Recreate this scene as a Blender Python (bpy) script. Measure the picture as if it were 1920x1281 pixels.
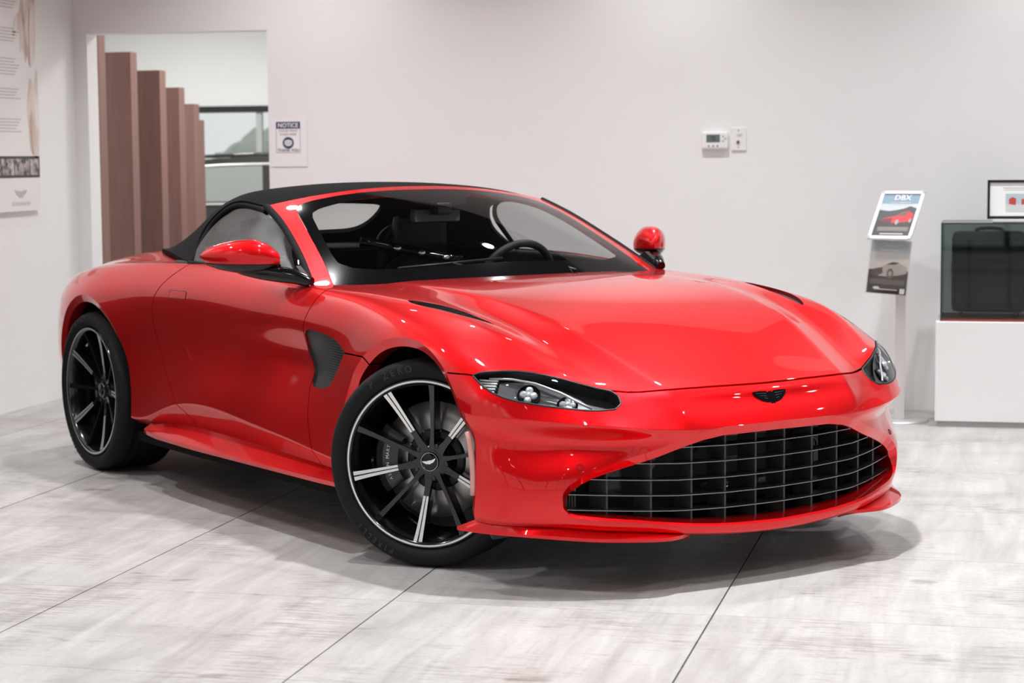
import bpy, bmesh, math, random
import numpy as np
from mathutils import Vector, Matrix
from mathutils.bvhtree import BVHTree

for _o in list(bpy.data.objects):
    bpy.data.objects.remove(_o, do_unlink=True)
scene = bpy.context.scene
COL = scene.collection
PI = math.pi
rad = math.radians

# ------------------------------------------------------------------ camera
# world: +Y runs away from the lens along the floor joints, +X to the right, origin on the floor below the front axle
cam_data = bpy.data.cameras.new('camera')
cam = bpy.data.objects.new('camera', cam_data)
COL.objects.link(cam)
scene.camera = cam
cam_data.sensor_fit = 'HORIZONTAL'
cam_data.sensor_width = 36.0
cam_data.lens = 3745.41 / 1920 * 36.0
cam_data.clip_end = 200
_p, _yaw, _roll = rad(5.258), rad(90 + 13.377), rad(-0.448)
_F = Vector((math.cos(_p) * math.cos(_yaw), math.cos(_p) * math.sin(_yaw), -math.sin(_p)))
_r = _F.cross(Vector((0, 0, 1))).normalized()
_u = _r.cross(_F)
_R = _r * math.cos(_roll) + _u * math.sin(_roll)
_U = -_r * math.sin(_roll) + _u * math.cos(_roll)
cam.matrix_world = Matrix(((_R.x, _U.x, -_F.x, 1.276), (_R.y, _U.y, -_F.y, -7.053), (_R.z, _U.z, -_F.z, 1.380), (0, 0, 0, 1)))
cam_data.dof.use_dof = True
cam_data.dof.focus_distance = 6.9
cam_data.dof.aperture_fstop = 4.0

# ------------------------------------------------------------------ world, exposure
world = bpy.data.worlds.new('daylight')
scene.world = world
world.use_nodes = True
_bg = world.node_tree.nodes['Background']
_bg.inputs['Color'].default_value = (0.97, 0.985, 1.0, 1)
_bg.inputs['Strength'].default_value = 0.85
scene.view_settings.view_transform = 'Standard'
scene.view_settings.look = 'None'
scene.view_settings.gamma = 1.0
scene.view_settings.use_curve_mapping = False
scene.view_settings.exposure = 0.0
LAMP_W = 23.5        # each ceiling downlight
PANEL_W = 30.0       # each fill panel added in the next room

# ------------------------------------------------------------------ helpers
MATS = {}
def mat(name, color=(0.8, 0.8, 0.8), rough=0.5, metal=0.0, coat=0.0, coat_rough=0.03, spec=0.5, emit=None, strength=1.0,
        trans=0.0, ior=1.45, alpha=1.0, sheen=0.0):
    if name in MATS:
        return MATS[name]
    m = bpy.data.materials.new(name)
    m.use_nodes = True
    b = m.node_tree.nodes['Principled BSDF']
    b.inputs['Base Color'].default_value = (*color, 1)
    b.inputs['Roughness'].default_value = rough
    b.inputs['Metallic'].default_value = metal
    b.inputs['Coat Weight'].default_value = coat
    b.inputs['Coat Roughness'].default_value = coat_rough
    b.inputs['Specular IOR Level'].default_value = spec
    b.inputs['Transmission Weight'].default_value = trans
    b.inputs['IOR'].default_value = ior
    b.inputs['Alpha'].default_value = alpha
    b.inputs['Sheen Weight'].default_value = sheen
    if emit:
        b.inputs['Emission Color'].default_value = (*emit, 1)
        b.inputs['Emission Strength'].default_value = strength
    MATS[name] = m
    return m

def nt(m):
    return m.node_tree, m.node_tree.nodes, m.node_tree.links, m.node_tree.nodes['Principled BSDF']

def link(o, parent=None):
    COL.objects.link(o)
    if parent is not None:
        o.parent = parent
    return o

def tag(o, label=None, cat=None, group=None, kind=None):
    if label: o['label'] = label
    if cat: o['category'] = cat
    if group: o['group'] = group
    if kind: o['kind'] = kind
    return o

def empty(name, loc=(0, 0, 0), rz=0.0, parent=None):
    o = bpy.data.objects.new(name, None)
    o.empty_display_size = 0.1
    o.location = loc
    o.rotation_euler = (0, 0, rz)
    return link(o, parent)

def meshobj(name, verts, faces, m, parent=None, smooth=False, loc=None, rot=None):
    me = bpy.data.meshes.new(name)
    me.from_pydata([tuple(map(float, v)) for v in verts], [], [tuple(map(int, f)) for f in faces])
    me.validate()
    if smooth:
        me.polygons.foreach_set('use_smooth', [True] * len(me.polygons))
    me.materials.append(m)
    o = bpy.data.objects.new(name, me)
    if loc is not None: o.location = loc
    if rot is not None: o.rotation_euler = rot
    return link(o, parent)

class MB:
    """collects shapes and links them as one mesh"""
    def __init__(s):
        s.v = []; s.f = []; s.sm = []
    def add(s, v, f, smooth=False):
        n = len(s.v)
        s.v += [tuple(p) for p in v]
        s.f += [tuple(i + n for i in q) for q in f]
        s.sm += [smooth] * len(f)
        return s
    def box(s, lo, hi, M=None, bev=0.0):
        (x0, y0, z0), (x1, y1, z1) = lo, hi
        if bev <= 0:
            v = [(x0, y0, z0), (x1, y0, z0), (x1, y1, z0), (x0, y1, z0), (x0, y0, z1), (x1, y0, z1), (x1, y1, z1), (x0, y1, z1)]
            f = [(3, 2, 1, 0), (4, 5, 6, 7), (0, 1, 5, 4), (1, 2, 6, 5), (2, 3, 7, 6), (3, 0, 4, 7)]
        else:
            bm = bmesh.new()
            bmesh.ops.create_cube(bm, size=1)
            for q in bm.verts:
                q.co = Vector(((x0 + x1) / 2 + q.co.x * (x1 - x0), (y0 + y1) / 2 + q.co.y * (y1 - y0), (z0 + z1) / 2 + q.co.z * (z1 - z0)))
            bmesh.ops.bevel(bm, geom=bm.edges[:], offset=bev, segments=2, profile=0.6, affect='EDGES')
            bm.verts.index_update()
            v = [tuple(q.co) for q in bm.verts]
            f = [tuple(q.index for q in p.verts) for p in bm.faces]
            bm.free()
        if M is not None:
            v = [tuple(M @ Vector(p)) for p in v]
        return s.add(v, f)
    def tube(s, pts, r, n=10, cap=True, closed=False):
        pts = [Vector(p) for p in pts]
        N = len(pts)
        rr = r if hasattr(r, '__len__') else [r] * N
        vs = []; ref = None
        for i, p in enumerate(pts):
            a = pts[(i - 1) % N] if (closed or i > 0) else p
            b = pts[(i + 1) % N] if (closed or i < N - 1) else p
            t = (b - a).normalized()
            if ref is None:
                ref = t.orthogonal().normalized()
            ref = (ref - t * ref.dot(t)).normalized()
            w = t.cross(ref)
            for k in range(n):
                c = 2 * PI * k / n
                vs.append(p + (ref * math.cos(c) + w * math.sin(c)) * rr[i])
        fs = []
        for i in range(N if closed else N - 1):
            j = (i + 1) % N
            for k in range(n):
                k2 = (k + 1) % n
                fs.append((i * n + k, i * n + k2, j * n + k2, j * n + k))
        s.add(vs, fs, True)
        if cap and not closed:
            base = len(s.v) - N * n
            s.f.append(tuple(base + k for k in reversed(range(n)))); s.sm.append(False)
            s.f.append(tuple(base + (N - 1) * n + k for k in range(n))); s.sm.append(False)
        return s
    def lathe(s, prof, n=48, axis='z', M=None, smooth=True, closed=False):
        """prof: (radius, height) pairs about z (or about y with height along -y for axis='y')"""
        vs = []
        for k in range(n):
            c = 2 * PI * k / n
            for (r, h) in prof:
                p = (r * math.cos(c), r * math.sin(c), h) if axis == 'z' else (r * math.cos(c), -h, r * math.sin(c))
                vs.append(tuple(M @ Vector(p)) if M is not None else p)
        m = len(prof); fs = []
        for k in range(n):
            k2 = (k + 1) % n
            for i in range(m if closed else m - 1):
                j = (i + 1) % m
                fs.append((k * m + i, k2 * m + i, k2 * m + j, k * m + j))
        return s.add(vs, fs, smooth)
    def prism(s, poly, d0, d1, plane='xz', M=None):
        """extrude a 2D polygon; plane says which axes carry it, the third runs d0..d1"""
        def P(a, b, d):
            return {'xz': (a, d, b), 'xy': (a, b, d), 'yz': (d, a, b)}[plane]
        n = len(poly)
        v = [P(a, b, d0) for a, b in poly] + [P(a, b, d1) for a, b in poly]
        if M is not None: v = [tuple(M @ Vector(p)) for p in v]
        f = [tuple(range(n)), tuple(reversed(range(n, 2 * n)))] + [(i, (i + 1) % n + 0, (i + 1) % n + n, i + n)[::-1] for i in range(n)]
        return s.add(v, f)
    def build(s, name, m, parent=None, loc=None, rot=None, fixn=True, auto=None):
        me = bpy.data.meshes.new(name)
        me.from_pydata(s.v, [], s.f)
        me.polygons.foreach_set('use_smooth', s.sm)
        if fixn:
            bm = bmesh.new(); bm.from_mesh(me)
            bmesh.ops.recalc_face_normals(bm, faces=bm.faces[:])
            bm.to_mesh(me); bm.free()
        if auto:
            me.polygons.foreach_set('use_smooth', [True] * len(me.polygons))
            try: me.set_sharp_from_angle(angle=auto)
            except Exception: pass
        me.materials.append(m)
        o = bpy.data.objects.new(name, me)
        if loc is not None: o.location = loc
        if rot is not None: o.rotation_euler = rot
        return link(o, parent)

def copy_tree(o, parent=None):
    c = o.copy()
    COL.objects.link(c)
    c.parent = parent
    for ch in list(o.children):
        copy_tree(ch, c)
    return c

def text_geo(body, size, M, extrude=0.0006, align='CENTER', bold=False, xscale=1.0):
    """lettering as real thin geometry: (verts, faces) placed by the matrix M (text in its local xy plane)"""
    cu = bpy.data.curves.new('lettering', 'FONT')
    cu.body = body; cu.size = size; cu.align_x = align; cu.align_y = 'CENTER'
    cu.extrude = extrude; cu.resolution_u = 3
    if bold: cu.offset = size * 0.02
    o = bpy.data.objects.new('lettering', cu)
    COL.objects.link(o)
    dg = bpy.context.evaluated_depsgraph_get()
    me = o.evaluated_get(dg).to_mesh()
    v = [M @ Vector((q.co.x * xscale, q.co.y, q.co.z)) for q in me.vertices]
    f = [tuple(p.vertices) for p in me.polygons]
    o.evaluated_get(dg).to_mesh_clear()
    bpy.data.objects.remove(o, do_unlink=True)
    bpy.data.curves.remove(cu)
    return v, f

def pchip(xk, yk, x):
    xk = np.asarray(xk, float); yk = np.asarray(yk, float); x = np.asarray(x, float)
    h = np.diff(xk); d = np.diff(yk) / h
    m = np.zeros_like(yk)
    m[0], m[-1] = d[0], d[-1]
    for i in range(1, len(xk) - 1):
        if d[i - 1] * d[i] > 0:
            w1 = 2 * h[i] + h[i - 1]; w2 = h[i] + 2 * h[i - 1]
            m[i] = (w1 + w2) / (w1 / d[i - 1] + w2 / d[i])
    i = np.clip(np.searchsorted(xk, x) - 1, 0, len(h) - 1)
    t = (x - xk[i]) / h[i]
    return (yk[i] * (1 + 2 * t) * (1 - t) ** 2 + h[i] * m[i] * t * (1 - t) ** 2 + yk[i + 1] * t * t * (3 - 2 * t) + h[i] * m[i + 1] * t * t * (t - 1))

def smoothpoly(pts, n=8, closed=False):
    """Catmull-Rom through points of any dimension"""
    P = np.asarray(pts, float); N = len(P); out = []
    for i in range(N if closed else N - 1):
        if closed:
            a, b, c, d = P[(i - 1) % N], P[i], P[(i + 1) % N], P[(i + 2) % N]
        else:
            a, b, c, d = P[max(i - 1, 0)], P[i], P[i + 1], P[min(i + 2, N - 1)]
        for t in np.linspace(0, 1, n, endpoint=False):
            out.append(0.5 * ((2 * b) + (-a + c) * t + (2 * a - 5 * b + 4 * c - d) * t * t + (-a + 3 * b - 3 * c + d) * t ** 3))
    if not closed: out.append(P[-1])
    return np.array(out)
# ================================================================== shared materials
def paint_material():
    m = mat('red_paint', (0.62, 0.006, 0.010), rough=0.40, metal=0.82, coat=1.0, coat_rough=0.02, spec=0.05)
    m.node_tree.nodes['Principled BSDF'].inputs['Coat IOR'].default_value = 1.47
    t, n, l, b = nt(m)
    tc = n.new('ShaderNodeTexCoord')
    vo = n.new('ShaderNodeTexVoronoi'); vo.inputs['Scale'].default_value = 900
    l.new(tc.outputs['Object'], vo.inputs['Vector'])
    mx = n.new('ShaderNodeMix'); mx.data_type = 'RGBA'
    mx.inputs['A'].default_value = (0.66, 0.003, 0.006, 1); mx.inputs['B'].default_value = (0.80, 0.006, 0.009, 1)
    l.new(vo.outputs['Color'], mx.inputs['Factor'])
    l.new(mx.outputs['Result'], b.inputs['Base Color'])
    return m
PAINT = paint_material()

def glass_material(name, tint=(1, 1, 1), ior=1.5, rough=0.0):
    m = bpy.data.materials.new(name); m.use_nodes = True
    t = m.node_tree; n = t.nodes; l = t.links
    n.remove(n['Principled BSDF'])
    tr = n.new('ShaderNodeBsdfTransparent'); tr.inputs['Color'].default_value = (*tint, 1)
    gl = n.new('ShaderNodeBsdfGlossy'); gl.inputs['Roughness'].default_value = rough
    fr = n.new('ShaderNodeFresnel')
    ge = n.new('ShaderNodeNewGeometry'); sel = n.new('ShaderNodeMapRange')     # same index from either side of the sheet
    sel.inputs['To Min'].default_value = ior; sel.inputs['To Max'].default_value = 1.0 / ior
    l.new(ge.outputs['Backfacing'], sel.inputs['Value']); l.new(sel.outputs[0], fr.inputs['IOR'])
    mx = n.new('ShaderNodeMixShader')
    l.new(fr.outputs[0], mx.inputs[0]); l.new(tr.outputs[0], mx.inputs[1]); l.new(gl.outputs[0], mx.inputs[2])
    l.new(mx.outputs[0], n['Material Output'].inputs['Surface'])
    MATS[name] = m
    return m
GLASS = glass_material('clear_glass', (0.93, 0.95, 0.94))
SCREEN_GLASS = glass_material('windscreen_glass', (0.80, 0.83, 0.82), 1.45)
SIDE_GLASS = glass_material('tinted_side_glass', (0.78, 0.80, 0.80), 2.5)
LENS = glass_material('lamp_lens', (0.92, 0.93, 0.94), 1.45)
BLACK_GLOSS = mat('gloss_black', (0.003, 0.003, 0.0035), 0.12, spec=0.45)
BLACK_SATIN = mat('satin_black', (0.012, 0.012, 0.013), 0.42)
BLACK_MATT = mat('matt_black', (0.006, 0.006, 0.006), 0.8, spec=0.2)
RUBBER = mat('seal_rubber', (0.004, 0.004, 0.004), 0.7, spec=0.2)
CHROME = mat('polished_metal', (0.85, 0.85, 0.86), 0.12, 1.0)
MACHINED = mat('machined_alloy', (0.80, 0.79, 0.78), 0.30, 0.75)
STEEL = mat('brushed_steel', (0.55, 0.55, 0.55), 0.35, 1.0)
LEATHER = mat('black_leather', (0.018, 0.018, 0.019), 0.5)
WHITE_PAINT = mat('white_lettering', (0.85, 0.85, 0.85), 0.5)
DARK_PLASTIC = mat('dark_plastic', (0.02, 0.02, 0.022), 0.45)
# ================================================================== the showroom
LW, BW, RWX, FW, CZ = -3.97, 3.90, 7.0, -11.0, 3.55     # left wall, back wall, right wall, window wall, ceiling
def wall_mat(name, c, rough=0.75):
    m = mat(name, c, rough, spec=0.25)
    t, n, l, b = nt(m)
    tc = n.new('ShaderNodeTexCoord'); no = n.new('ShaderNodeTexNoise')
    no.inputs['Scale'].default_value = 180; no.inputs['Detail'].default_value = 3
    bp = n.new('ShaderNodeBump'); bp.inputs['Strength'].default_value = 0.05; bp.inputs['Distance'].default_value = 0.002
    l.new(tc.outputs['Object'], no.inputs['Vector']); l.new(no.outputs['Fac'], bp.inputs['Height']); l.new(bp.outputs[0], b.inputs['Normal'])
    return m
WALL = wall_mat('white_plaster', (0.84, 0.845, 0.84))
CEIL = wall_mat('ceiling_grey', (0.05, 0.05, 0.052))
WHITE_LAM = mat('white_laminate', (0.84, 0.84, 0.83), 0.28)

def struct(name, mb, m, parent=None):
    o = mb.build(name, m, parent)
    if parent is None: o['kind'] = 'structure'
    return o

DX0, DX1, DZ = -3.884, -2.762, 2.122          # doorway
T = 0.14
struct('wall_back', MB().box((LW, BW, 0), (DX0, BW + T, CZ)).box((DX0, BW, DZ), (DX1, BW + T, CZ)).box((DX1, BW, 0), (RWX, BW + T, CZ)), WALL)
struct('wall_left', MB().box((LW - T, FW, 0), (LW, BW + T, CZ)), WALL)
NEXT_L, NEXT_B, NEXT_R, NEXT_C = -6.4, 9.2, -1.6, 2.75
struct('ceiling', MB().box((LW, FW, CZ), (RWX, BW + T, CZ + .1)), CEIL)

# window wall behind the viewer and glazed right side: frames of mullions, panes between them
ALU = mat('dark_aluminium', (0.10, 0.10, 0.105), 0.45, 0.6)
def glazed(name, a, b, n, z0, z1, rails):
    """a, b: floor points of the run; n bays"""
    a = Vector((*a, 0)); b = Vector((*b, 0)); d = (b - a); L = d.length; ang = math.atan2(d.y, d.x)
    root = empty(name, a, ang); root['kind'] = 'structure'
    MB().box((0, -.03, 0), (L, .03, z0)).build('sill_panel', WALL, root)
    MB().box((0, -.03, z1), (L, .03, CZ)).build('head_panel', WALL, root)
    post = None
    for i in range(n + 1):
        if post is None:
            post = MB().box((-.035, -.06, z0), (.035, .06, z1)).build('mullion', ALU, root)
        else:
            c = post.copy(); COL.objects.link(c); c.location = (L * i / n, 0, 0)
    zs = [z0] + rails + [z1]
    for z in zs:
        MB().box((0, -.05, z - .03), (L, .05, z + .03)).build('rail', ALU, root)
    for j in range(len(zs) - 1):
        pane = None
        for i in range(n):
            if pane is None:
                pane = MB().box((.035, -.006, zs[j] + .03), (L / n - .035, .006, zs[j + 1] - .03)).build('pane', GLASS, root)
            else:
                c = pane.copy(); COL.objects.link(c); c.location = (L * i / n, 0, 0)
    return root
glazed('window_1', (LW, FW), (RWX, FW), 8, 0.25, 3.2, [2.3])
glazed('window_2', (RWX, FW), (RWX, BW), 10, 0.25, 3.2, [2.3])

# ---- floor: large stone tiles, each its own slab
def floor_material():
    m = mat('stone_tile', (0.6, 0.58, 0.56), 0.38, spec=0.45)
    t, n, l, b = nt(m)
    ge = n.new('ShaderNodeNewGeometry'); oi = n.new('ShaderNodeObjectInfo')
    # each slab shifts the vein pattern a little
    sc = n.new('ShaderNodeVectorMath'); sc.operation = 'SCALE'; sc.inputs['Scale'].default_value = 0.35
    cmb = n.new('ShaderNodeCombineXYZ'); l.new(oi.outputs['Random'], cmb.inputs[0]); l.new(oi.outputs['Random'], cmb.inputs[2])
    l.new(cmb.outputs[0], sc.inputs[0])
    add = n.new('ShaderNodeVectorMath'); add.operation = 'ADD'
    l.new(ge.outputs['Position'], add.inputs[0]); l.new(sc.outputs[0], add.inputs[1])
    def noise(vec, scale, detail, rough, dist=0.0):
        q = n.new('ShaderNodeTexNoise'); q.inputs['Scale'].default_value = scale; q.inputs['Detail'].default_value = detail
        q.inputs['Roughness'].default_value = rough; q.inputs['Distortion'].default_value = dist
        l.new(vec, q.inputs['Vector']); return q.outputs['Fac']
    def mapping(vec, scale, rot=0.0):
        q = n.new('ShaderNodeMapping'); q.inputs['Scale'].default_value = scale; q.inputs['Rotation'].default_value = (0, 0, rot)
        l.new(vec, q.inputs['Vector']); return q.outputs['Vector']
    def ramp(fac, p0, c0, p1, c1):
        q = n.new('ShaderNodeValToRGB'); e = q.color_ramp.elements
        e[0].position, e[0].color = p0, (*c0, 1); e[1].position, e[1].color = p1, (*c1, 1)
        l.new(fac, q.inputs['Fac']); return q.outputs['Color']
    def mul(a, b_, f=1.0):
        q = n.new('ShaderNodeMix'); q.data_type = 'RGBA'; q.blend_type = 'MULTIPLY'; q.inputs['Factor'].default_value = f
        l.new(a, q.inputs['A']); l.new(b_, q.inputs['B']); return q.outputs['Result']
    veins = noise(mapping(add.outputs[0], (4.0, 0.45, 1), rad(-14)), 1.6, 8, 0.62, 1.1)
    base = ramp(veins, 0.32, (0.345, 0.328, 0.318), 0.68, (0.475, 0.462, 0.453))
    fine = noise(mapping(add.outputs[0], (20, 2.2, 1), rad(-14)), 2.0, 6, 0.6, 0.6)
    base = mul(base, ramp(fine, 0.30, (0.945, 0.94, 0.937), 0.62, (1, 1, 1)))
    grit = noise(ge.outputs['Position'], 55, 6, 0.7)
    base = mul(base, ramp(grit, 0.36, (0.90, 0.895, 0.89), 0.52, (1, 1, 1)))
    # worn brownish patches and scuffs
    wear = noise(ge.outputs['Position'], 1.7, 5, 0.6, 0.4)
    scf = noise(mapping(ge.outputs['Position'], (3, 26, 1), rad(3)), 2.2, 5, 0.7)
    wm = n.new('ShaderNodeMath'); wm.operation = 'MULTIPLY'; l.new(wear, wm.inputs[0]); l.new(scf, wm.inputs[1])
    base = mul(base, ramp(wm.outputs[0], 0.265, (1, 1, 1), 0.42, (0.60, 0.54, 0.50)))
    # small dark drips and tyre smudges
    st = noise(mapping(ge.outputs['Position'], (1.0, 1.9, 1)), 3.6, 2, 0.4, 0.3)
    base = mul(base, ramp(st, 0.70, (1, 1, 1), 0.74, (0.72, 0.69, 0.67)))
    sm = noise(mapping(ge.outputs['Position'], (0.55, 2.2, 1), rad(-20)), 1.3, 3, 0.5, 0.8)
    base = mul(base, ramp(sm, 0.54, (1, 1, 1), 0.74, (0.80, 0.785, 0.775)))
    l.new(base, b.inputs['Base Color'])
    rr = n.new('ShaderNodeMapRange'); rr.inputs['To Min'].default_value = 0.30; rr.inputs['To Max'].default_value = 0.55
    l.new(fine, rr.inputs['Value']); l.new(rr.outputs[0], b.inputs['Roughness'])
    bp = n.new('ShaderNodeBump'); bp.inputs['Strength'].default_value = 0.08; bp.inputs['Distance'].default_value = 0.003
    l.new(grit, bp.inputs['Height']); l.new(bp.outputs[0], b.inputs['Normal'])
    return m
STONE = floor_material()
GROUT = mat('dark_grout', (0.05, 0.047, 0.045), 0.9)
FLOOR = struct('floor', MB().box((LW - .1, FW, -.08), (RWX, BW + T, -.004)).box((NEXT_L, BW + T, -.08), (NEXT_R, NEXT_B, -.004)), GROUT)
TX, TY = 1.0105, 0.968
slab = None
for i in range(-7, 8):
    for j in range(-11, 12):
        x0, y0 = 0.4885 + i * TX, -1.148 + j * TY
        inroom = (x0 > LW - .9 and x0 + TX < RWX + .9 and y0 < BW + .05)
        innext = (y0 > BW - .9 and x0 < NEXT_R and x0 + TX > NEXT_L)
        if not (inroom or innext) or y0 + TY < FW: continue
        if slab is None:
            bm = bmesh.new()
            slab_mb = MB().box((0.0026, 0.0011, -.02), (TX - .0026, TY - .0011, 0), bev=0.0008)
            slab = slab_mb.build('floor_tile', STONE, FLOOR, loc=(x0, y0, 0))
            bm.free()
        else:
            c = slab.copy(); COL.objects.link(c); c.location = (x0, y0, 0); c.rotation_euler = (0, 0, 0)

# ---- ceiling downlights
LAMP_FACE = mat('lamp_diffuser', (1, 1, 1), 0.5, emit=(1.0, 0.97, 0.93), strength=14)
LAMP_RING = mat('lamp_ring', (0.75, 0.75, 0.75), 0.4)
lamp_root = None
n_l = 0
for ix, lx in enumerate((-3.4, -1.4, 0.6, 2.6, 4.6)):
    for iy, ly in enumerate((-9.4, -7.2, -5.0, -2.8, -0.6, 1.3, 2.9)):
        wash = iy == 6
        # the lamp over the nose of the car is the brightest
        root = empty('ceiling_downlight', (lx + (1.0 if wash else 0.0), ly, CZ))
        side = ['left wall', 'left bay', 'middle', 'right bay', 'right windows'][ix]
        tag(root, 'recessed round ceiling downlight, row %s from the back wall, nearest the %s' % (['seven', 'six', 'five', 'four', 'three', 'two', 'one'][iy], side), 'ceiling light', 'downlights in the showroom ceiling')
        if lamp_root is None:
            MB().lathe([(.055, -.001), (.085, -.004), (.088, -.012), (.075, -.014), (.06, -.006)], 32).build('trim_ring', LAMP_RING, root)
            MB().lathe([(0.0, -.003), (.058, -.003)], 32).build('diffuser', LAMP_FACE, root)
            lamp_root = root
        else:
            for ch in lamp_root.children:
                if ch.type == 'MESH':
                    c = ch.copy(); COL.objects.link(c); c.parent = root
        d = bpy.data.lights.new('downlight_lamp', 'AREA'); d.shape = 'DISK'; d.size = 0.11
        d.energy = LAMP_W * (2.8 if (ix, iy) == (2, 4) else 0.95); d.color = (0.985, 0.99, 1.0); d.spread = rad(105 if wash else 118)
        lo = bpy.data.objects.new('downlight_lamp', d); lo.location = (0, 0, -.016); link(lo, root)
        n_l += 1
# ================================================================== the red roadster: surfaces
# car frame: x forward, y left, z up, origin on the floor below the front axle
def subdiv_patch(verts, quads, creases, level, fit=6):
    """Catmull-Clark limit surface that passes through the given vertices -> (V, N, T)"""
    me = bpy.data.meshes.new('patch')
    me.from_pydata([tuple(v) for v in verts], [], quads)
    if creases:
        at = me.attributes.new('crease_edge', 'FLOAT', 'EDGE')
        for e in me.edges:
            w = creases.get(tuple(sorted(e.vertices)), 0.0)
            if w: at.data[e.index].value = w
    o = bpy.data.objects.new('patch', me)
    COL.objects.link(o)
    md = o.modifiers.new('s', 'SUBSURF'); md.levels = 1; md.render_levels = 1
    md.boundary_smooth = 'PRESERVE_CORNERS'
    target = np.array(verts, float)
    cur = target.copy()
    def ev():
        me.vertices.foreach_set('co', cur.ravel()); me.update()
        o.update_tag(); bpy.context.view_layer.update()
        dg = bpy.context.evaluated_depsgraph_get()
        return o.evaluated_get(dg).data
    for _ in range(fit):
        m2 = ev()
        co = np.empty(len(m2.vertices) * 3); m2.vertices.foreach_get('co', co)
        cur += 0.8 * (target - co.reshape(-1, 3)[:len(target)])
    md.levels = level
    m2 = ev()
    n = len(m2.vertices)
    V = np.empty(n * 3); m2.vertices.foreach_get('co', V); V = V.reshape(-1, 3)
    q = np.empty(len(m2.loops), int); m2.loops.foreach_get('vertex_index', q); q = q.reshape(-1, 4)
    T = np.concatenate([q[:, [0, 1, 2]], q[:, [0, 2, 3]]])
    bpy.data.objects.remove(o, do_unlink=True)
    fn = np.cross(V[q[:, 2]] - V[q[:, 0]], V[q[:, 3]] - V[q[:, 1]])
    N = np.zeros_like(V)
    for k in range(4): np.add.at(N, q[:, k], fn)
    N /= np.linalg.norm(N, axis=1)[:, None] + 1e-12
    return V, N, T

class Surf:
    def __init__(s, V, N, T): s.V, s.N, s.T = V, N, T
    def compact(s):
        u, inv = np.unique(s.T, return_inverse=True)
        return Surf(s.V[u], s.N[u], inv.reshape(-1, 3))
    def clip(s, f):
        """keep where f < 0"""
        f = np.where(np.abs(f) < 1e-6, 1e-6, f)
        ins = f < 0
        c = ins[s.T].sum(1)
        keep = s.T[c == 3]
        out = [keep]
        mix = s.T[(c == 1) | (c == 2)]
        if len(mix) == 0: return Surf(s.V, s.N, keep).compact()
        mi = ins[mix]; one = mi.sum(1) == 1
        lone = np.where(one, np.argmax(mi, 1), np.argmin(mi, 1))
        r = np.arange(len(mix))
        a, b, c2 = mix[r, lone], mix[r, (lone + 1) % 3], mix[r, (lone + 2) % 3]
        E = np.concatenate([np.stack([a, b], 1), np.stack([a, c2], 1)])
        Es = np.sort(E, 1)
        ue, inv = np.unique(Es, axis=0, return_inverse=True)
        inv = inv.ravel()
        t = f[ue[:, 0]] / (f[ue[:, 0]] - f[ue[:, 1]])
        nv = s.V[ue[:, 0]] * (1 - t)[:, None] + s.V[ue[:, 1]] * t[:, None]
        nn = s.N[ue[:, 0]] * (1 - t)[:, None] + s.N[ue[:, 1]] * t[:, None]
        nn /= np.linalg.norm(nn, axis=1)[:, None] + 1e-12
        n0 = len(s.V); ab = inv[:len(a)] + n0; ac = inv[len(a):] + n0
        o = one
        out.append(np.stack([a[o], ab[o], ac[o]], 1))
        o = ~one
        out.append(np.stack([ab[o], b[o], c2[o]], 1)); out.append(np.stack([ab[o], c2[o], ac[o]], 1))
        return Surf(np.concatenate([s.V, nv]), np.concatenate([s.N, nn]), np.concatenate(out)).compact()
    def split(s, f, gap=0.004):
        return s.clip(f + gap / 2), s.clip(-f + gap / 2)
    def border(s):
        E = np.concatenate([s.T[:, [0, 1]], s.T[:, [1, 2]], s.T[:, [2, 0]]])
        Es = np.sort(E, 1)
        u, idx, cnt = np.unique(Es, axis=0, return_index=True, return_counts=True)
        return E[idx[cnt == 1]]
    def skirt(s, off, where=None):
        """strip of new faces from the open border along off(V, N) -> Surf (sharing no vertices)"""
        B = s.border()
        if where is not None:
            w = where(s.V[B].mean(1)); B = B[w]
        if len(B) == 0: return Surf(np.zeros((0, 3)), np.zeros((0, 3)), np.zeros((0, 3), int))
        u, inv = np.unique(B, return_inverse=True); inv = inv.reshape(-1, 2)
        P = s.V[u]; Q = P + off(P, s.N[u])
        n = len(u); V = np.concatenate([P, Q])
        a, b = inv[:, 0], inv[:, 1]
        T = np.concatenate([np.stack([b, a, a + n], 1), np.stack([b, a + n, b + n], 1)])
        fn = np.cross(V[T[:, 1]] - V[T[:, 0]], V[T[:, 2]] - V[T[:, 0]])
        N = np.zeros_like(V)
        for k in range(3): np.add.at(N, T[:, k], fn)
        N /= np.linalg.norm(N, axis=1)[:, None] + 1e-12
        return Surf(V, N, T)
    def join(s, *o):
        V, N, T = [s.V], [s.N], [s.T]; n = len(s.V)
        for q in o:
            V.append(q.V); N.append(q.N); T.append(q.T + n); n += len(q.V)
        return Surf(np.concatenate(V), np.concatenate(N), np.concatenate(T))
    def mirror(s):
        m = np.array([1, -1, 1.0])
        return Surf(s.V * m, s.N * m, s.T[:, ::-1])
    def offset(s, d): return Surf(s.V + s.N * d, s.N, s.T)
    def build(s, name, m, parent=None):
        me = bpy.data.meshes.new(name)
        me.vertices.add(len(s.V)); me.vertices.foreach_set('co', s.V.astype(np.float32).ravel())
        nt_ = len(s.T)
        me.loops.add(nt_ * 3); me.loops.foreach_set('vertex_index', s.T.astype(np.int32).ravel())
        me.polygons.add(nt_); me.polygons.foreach_set('loop_start', np.arange(0, nt_ * 3, 3, dtype=np.int32))
        me.polygons.foreach_set('use_smooth', np.ones(nt_, bool))
        me.update(calc_edges=True)
        me.normals_split_custom_set_from_vertices(s.N.astype(np.float32).tolist())
        me.materials.append(m)
        o = bpy.data.objects.new(name, me)
        return link(o, parent)

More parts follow.
